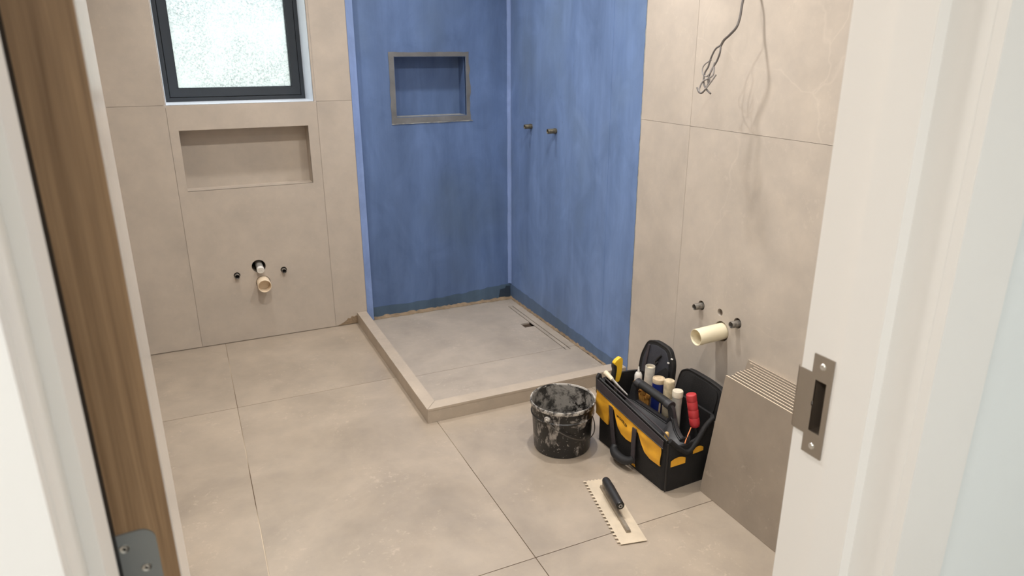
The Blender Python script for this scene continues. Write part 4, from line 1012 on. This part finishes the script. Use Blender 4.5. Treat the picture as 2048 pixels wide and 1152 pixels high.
# crumpled orange gloves
o = inbag('work_glove', 'crumpled orange and yellow work glove tucked between the tubes', 'glove', 0.110, 0.140, 0.112)
bm = bmesh.new(); bmesh.ops.create_icosphere(bm, subdivisions=3, radius=1)
for v in bm.verts:
    p = v.co.copy(); f = 1 + 0.22 * math.sin(7 * p.x + 3 * p.z) * math.cos(5 * p.y + 2) + 0.10 * math.sin(13 * p.z + 9 * p.y)
    v.co = Vector((p.x * 0.032 * f, p.y * 0.017 * f, 0.065 + p.z * 0.075 * f))
fin('palm', bm, MT['rag'], o, smooth=True)
for k, (a, b) in enumerate((((-0.020, -0.006, 0.115), (-0.040, -0.014, 0.142)), ((-0.008, -0.006, 0.12), (-0.018, -0.012, 0.156)), ((0.010, -0.008, 0.115), (0.012, -0.016, 0.146)), ((0.022, -0.004, 0.10), (0.034, -0.006, 0.118)))):
    a, b = Vector(a), Vector(b); bm = bmesh.new(); tube(bm, smoothline([a, (a + b) / 2 + Vector((0.003, 0.004, 0)), b, b + Vector((0.002, -0.006, 0.002))], 4), [0.0105] * 8 + [0.0100, 0.0095, 0.008, 0.006, 0.003], 10); fin('finger', bm, MT['rag'], o, smooth=True)
# blue cylinder with kraft lid
o, q = upright('blue_canister', 'deep blue cylinder with kraft lid behind the carry handle', 'canister', 0.176, 0.150, ZF, 0, [(0, 0), (0.0235, 0), (0.0235, 0.252)], MT['blue_label'], (0.02, 0))
add(o, q, 'lid', [(0.0242, 0.243), (0.0242, 0.258), (0.0232, 0.2600), (0.0205, 0.2600), (0.0200, 0.2575), (0, 0.2575)], MT['cardboard'])
# smeared beige tube
o, q = upright('beige_tube', 'smeared beige tube right of the deep blue cylinder', 'tube', 0.232, 0.158, ZF, 0, [(0, 0), (0.0200, 0), (0.0205, 0.262), (0.0198, 0.2690), (0.0185, 0.2705), (0, 0.2700)], MT['grime_tube'], (0.0, 0))
add(o, q, 'label_patch', [(0.0206, 0.13), (0.0209, 0.131), (0.0209, 0.20), (0.0207, 0.201)], MT['cream_plastic'])
# white-capped tube
o, q = upright('white_capped_tube', 'pale tube with round white cap in front of the right flap', 'tube', 0.300, 0.142, ZF, 0, [(0, 0), (0.0165, 0), (0.0170, 0.20), (0.0185, 0.236)], MT['grey_tube'], (0.0, 0))
add(o, q, 'cap', [(0.0200, 0.238), (0.0203, 0.258), (0.0190, 0.2615), (0.0160, 0.2620), (0, 0.2628)], MT['cap_white'])
# red ribbed handle
o = inbag('red_handled_tool', 'tool with a ribbed red plastic handle at the right of the bag', 'hand tool', 0.408, 0.178, ZF)
q = Vector((-0.15, -0.12, 1)).normalized().to_track_quat('Z', 'Y').to_matrix().to_4x4()
pr = [(0.0165, 0.155)]
for zc in (0.175, 0.207, 0.239): pr += [(0.0184, zc - 0.0145), (0.0189, zc - 0.010), (0.0189, zc + 0.0135), (0.0178, zc + 0.0150)]
pr += [(0.0190, 0.258), (0.0192, 0.276), (0.0180, 0.281), (0.0150, 0.283), (0, 0.283)]
add(o, q, 'handle', pr, MT['red_plastic'])
add(o, q, 'shaft', [(0, 0.0), (0.005, 0.0), (0.005, 0.157), (0.0165, 0.157)], MT['saw_steel'])
# yellow drywall saw
o = inbag('jab_saw', 'small saw with yellow and black handle at the left end of the bag', 'saw', 0.026, 0.060, 0.068)
yo = [(-.007, .190), (.012, .186), (.021, .215), (.024, .245), (.026, .272), (.024, .286), (.014, .291), (-.004, .282), (-.014, .271), (-.011, .262), (-.002, .258), (-.002, .240), (-.006, .215)]
def roundpts(pts): return roundout(pts, 3)
bm = bmesh.new(); prism(bm, roundpts(yo), [], -0.009, 0.009, lambda u, v, d: (d, u, v)); fin('yellow_handle', bm, MT['yellow_plastic'], o, smooth=True, bevel=0.004, seg=3)
go = [(-.016, .268), (-.008, .262), (-.003, .256), (-.002, .240), (-.006, .215), (-.008, .190), (-.018, .192), (-.016, .215), (-.012, .238), (-.017, .255)]
bm = bmesh.new(); prism(bm, roundpts(go), [], -0.010, 0.010, lambda u, v, d: (d, u, v)); fin('black_grip', bm, MT['rubber'], o, smooth=True, bevel=0.003, seg=2)
bm = bmesh.new(); prism(bm, [(0.002, 0.0), (0.006, 0.0), (0.012, 0.195), (-0.006, 0.195)], [], -0.0008, 0.0008, lambda u, v, d: (d, u, v)); fin('saw_blade', bm, MT['saw_steel'], o)
bm = bmesh.new(); lathe(bm, [(0, 0.002), (0.0035, 0.002), (0.004, 0)], 14, Matrix.Translation((-0.009, 0.012, 0.225)) @ Matrix.Rotation(-PI / 2, 4, 'Y')); fin('rivet', bm, MT['rag'], o, smooth=True)
# cream-handled putty knife along the front rim
o = inbag('putty_knife', 'cream-handled tool with speckled blade lying along the front rim of the bag', 'hand tool', 0.012, 0.027, 0.282)
hh = smoothline([(-0.010, 0.0, 0.008), (0.002, 0.0, 0.007), (0.020, 0.001, 0.002), (0.036, 0.002, -0.003)], 5)
bm = bmesh.new(); tube(bm, hh, [0.0075 + 0.0045 * (1 - i / (len(hh) - 1)) - (0.004 if i == 0 else 0) for i in range(len(hh))], 14); fin('handle', bm, MT['cream_plastic'], o, smooth=True)
hh = smoothline([(0.036, 0.002, -0.003), (0.060, 0.003, -0.010), (0.085, 0.003, -0.016), (0.115, 0.003, -0.022), (0.135, 0.003, -0.026)], 5)
bm = bmesh.new(); tube(bm, hh, [0.0068 - 0.0035 * i / (len(hh) - 1) for i in range(len(hh))], 10, flat=0.7); fin('blade', bm, MT['blade_grey'], o, smooth=True)
# small cream stub tool near the front right
o = inbag('wooden_dowel', 'short cream tool end sticking up behind the front right rim of the bag', 'hand tool', 0.372, 0.040, 0.10)
bm = bmesh.new(); lathe(bm, [(0, 0), (0.0085, 0), (0.0085, 0.100), (0.0072, 0.105), (0.0042, 0.108), (0, 0.109)], 20); fin('shaft', bm, MT['wood_end'], o, smooth=True)
# pencil tip seen through the carry frame
o = inbag('pencil', 'sharpened pencil tip showing through the opening of the carry handle', 'pencil', 0.214, 0.128, 0.06)
bm = bmesh.new(); lathe(bm, [(0, 0), (0.0036, 0), (0.0036, 0.165), (0.0008, 0.182), (0, 0.184)], 6, Vector((0.05, 0.0, 1)).normalized().to_track_quat('Z', 'Y').to_matrix().to_4x4()); fin('shaft', bm, MT['cardboard'], o)
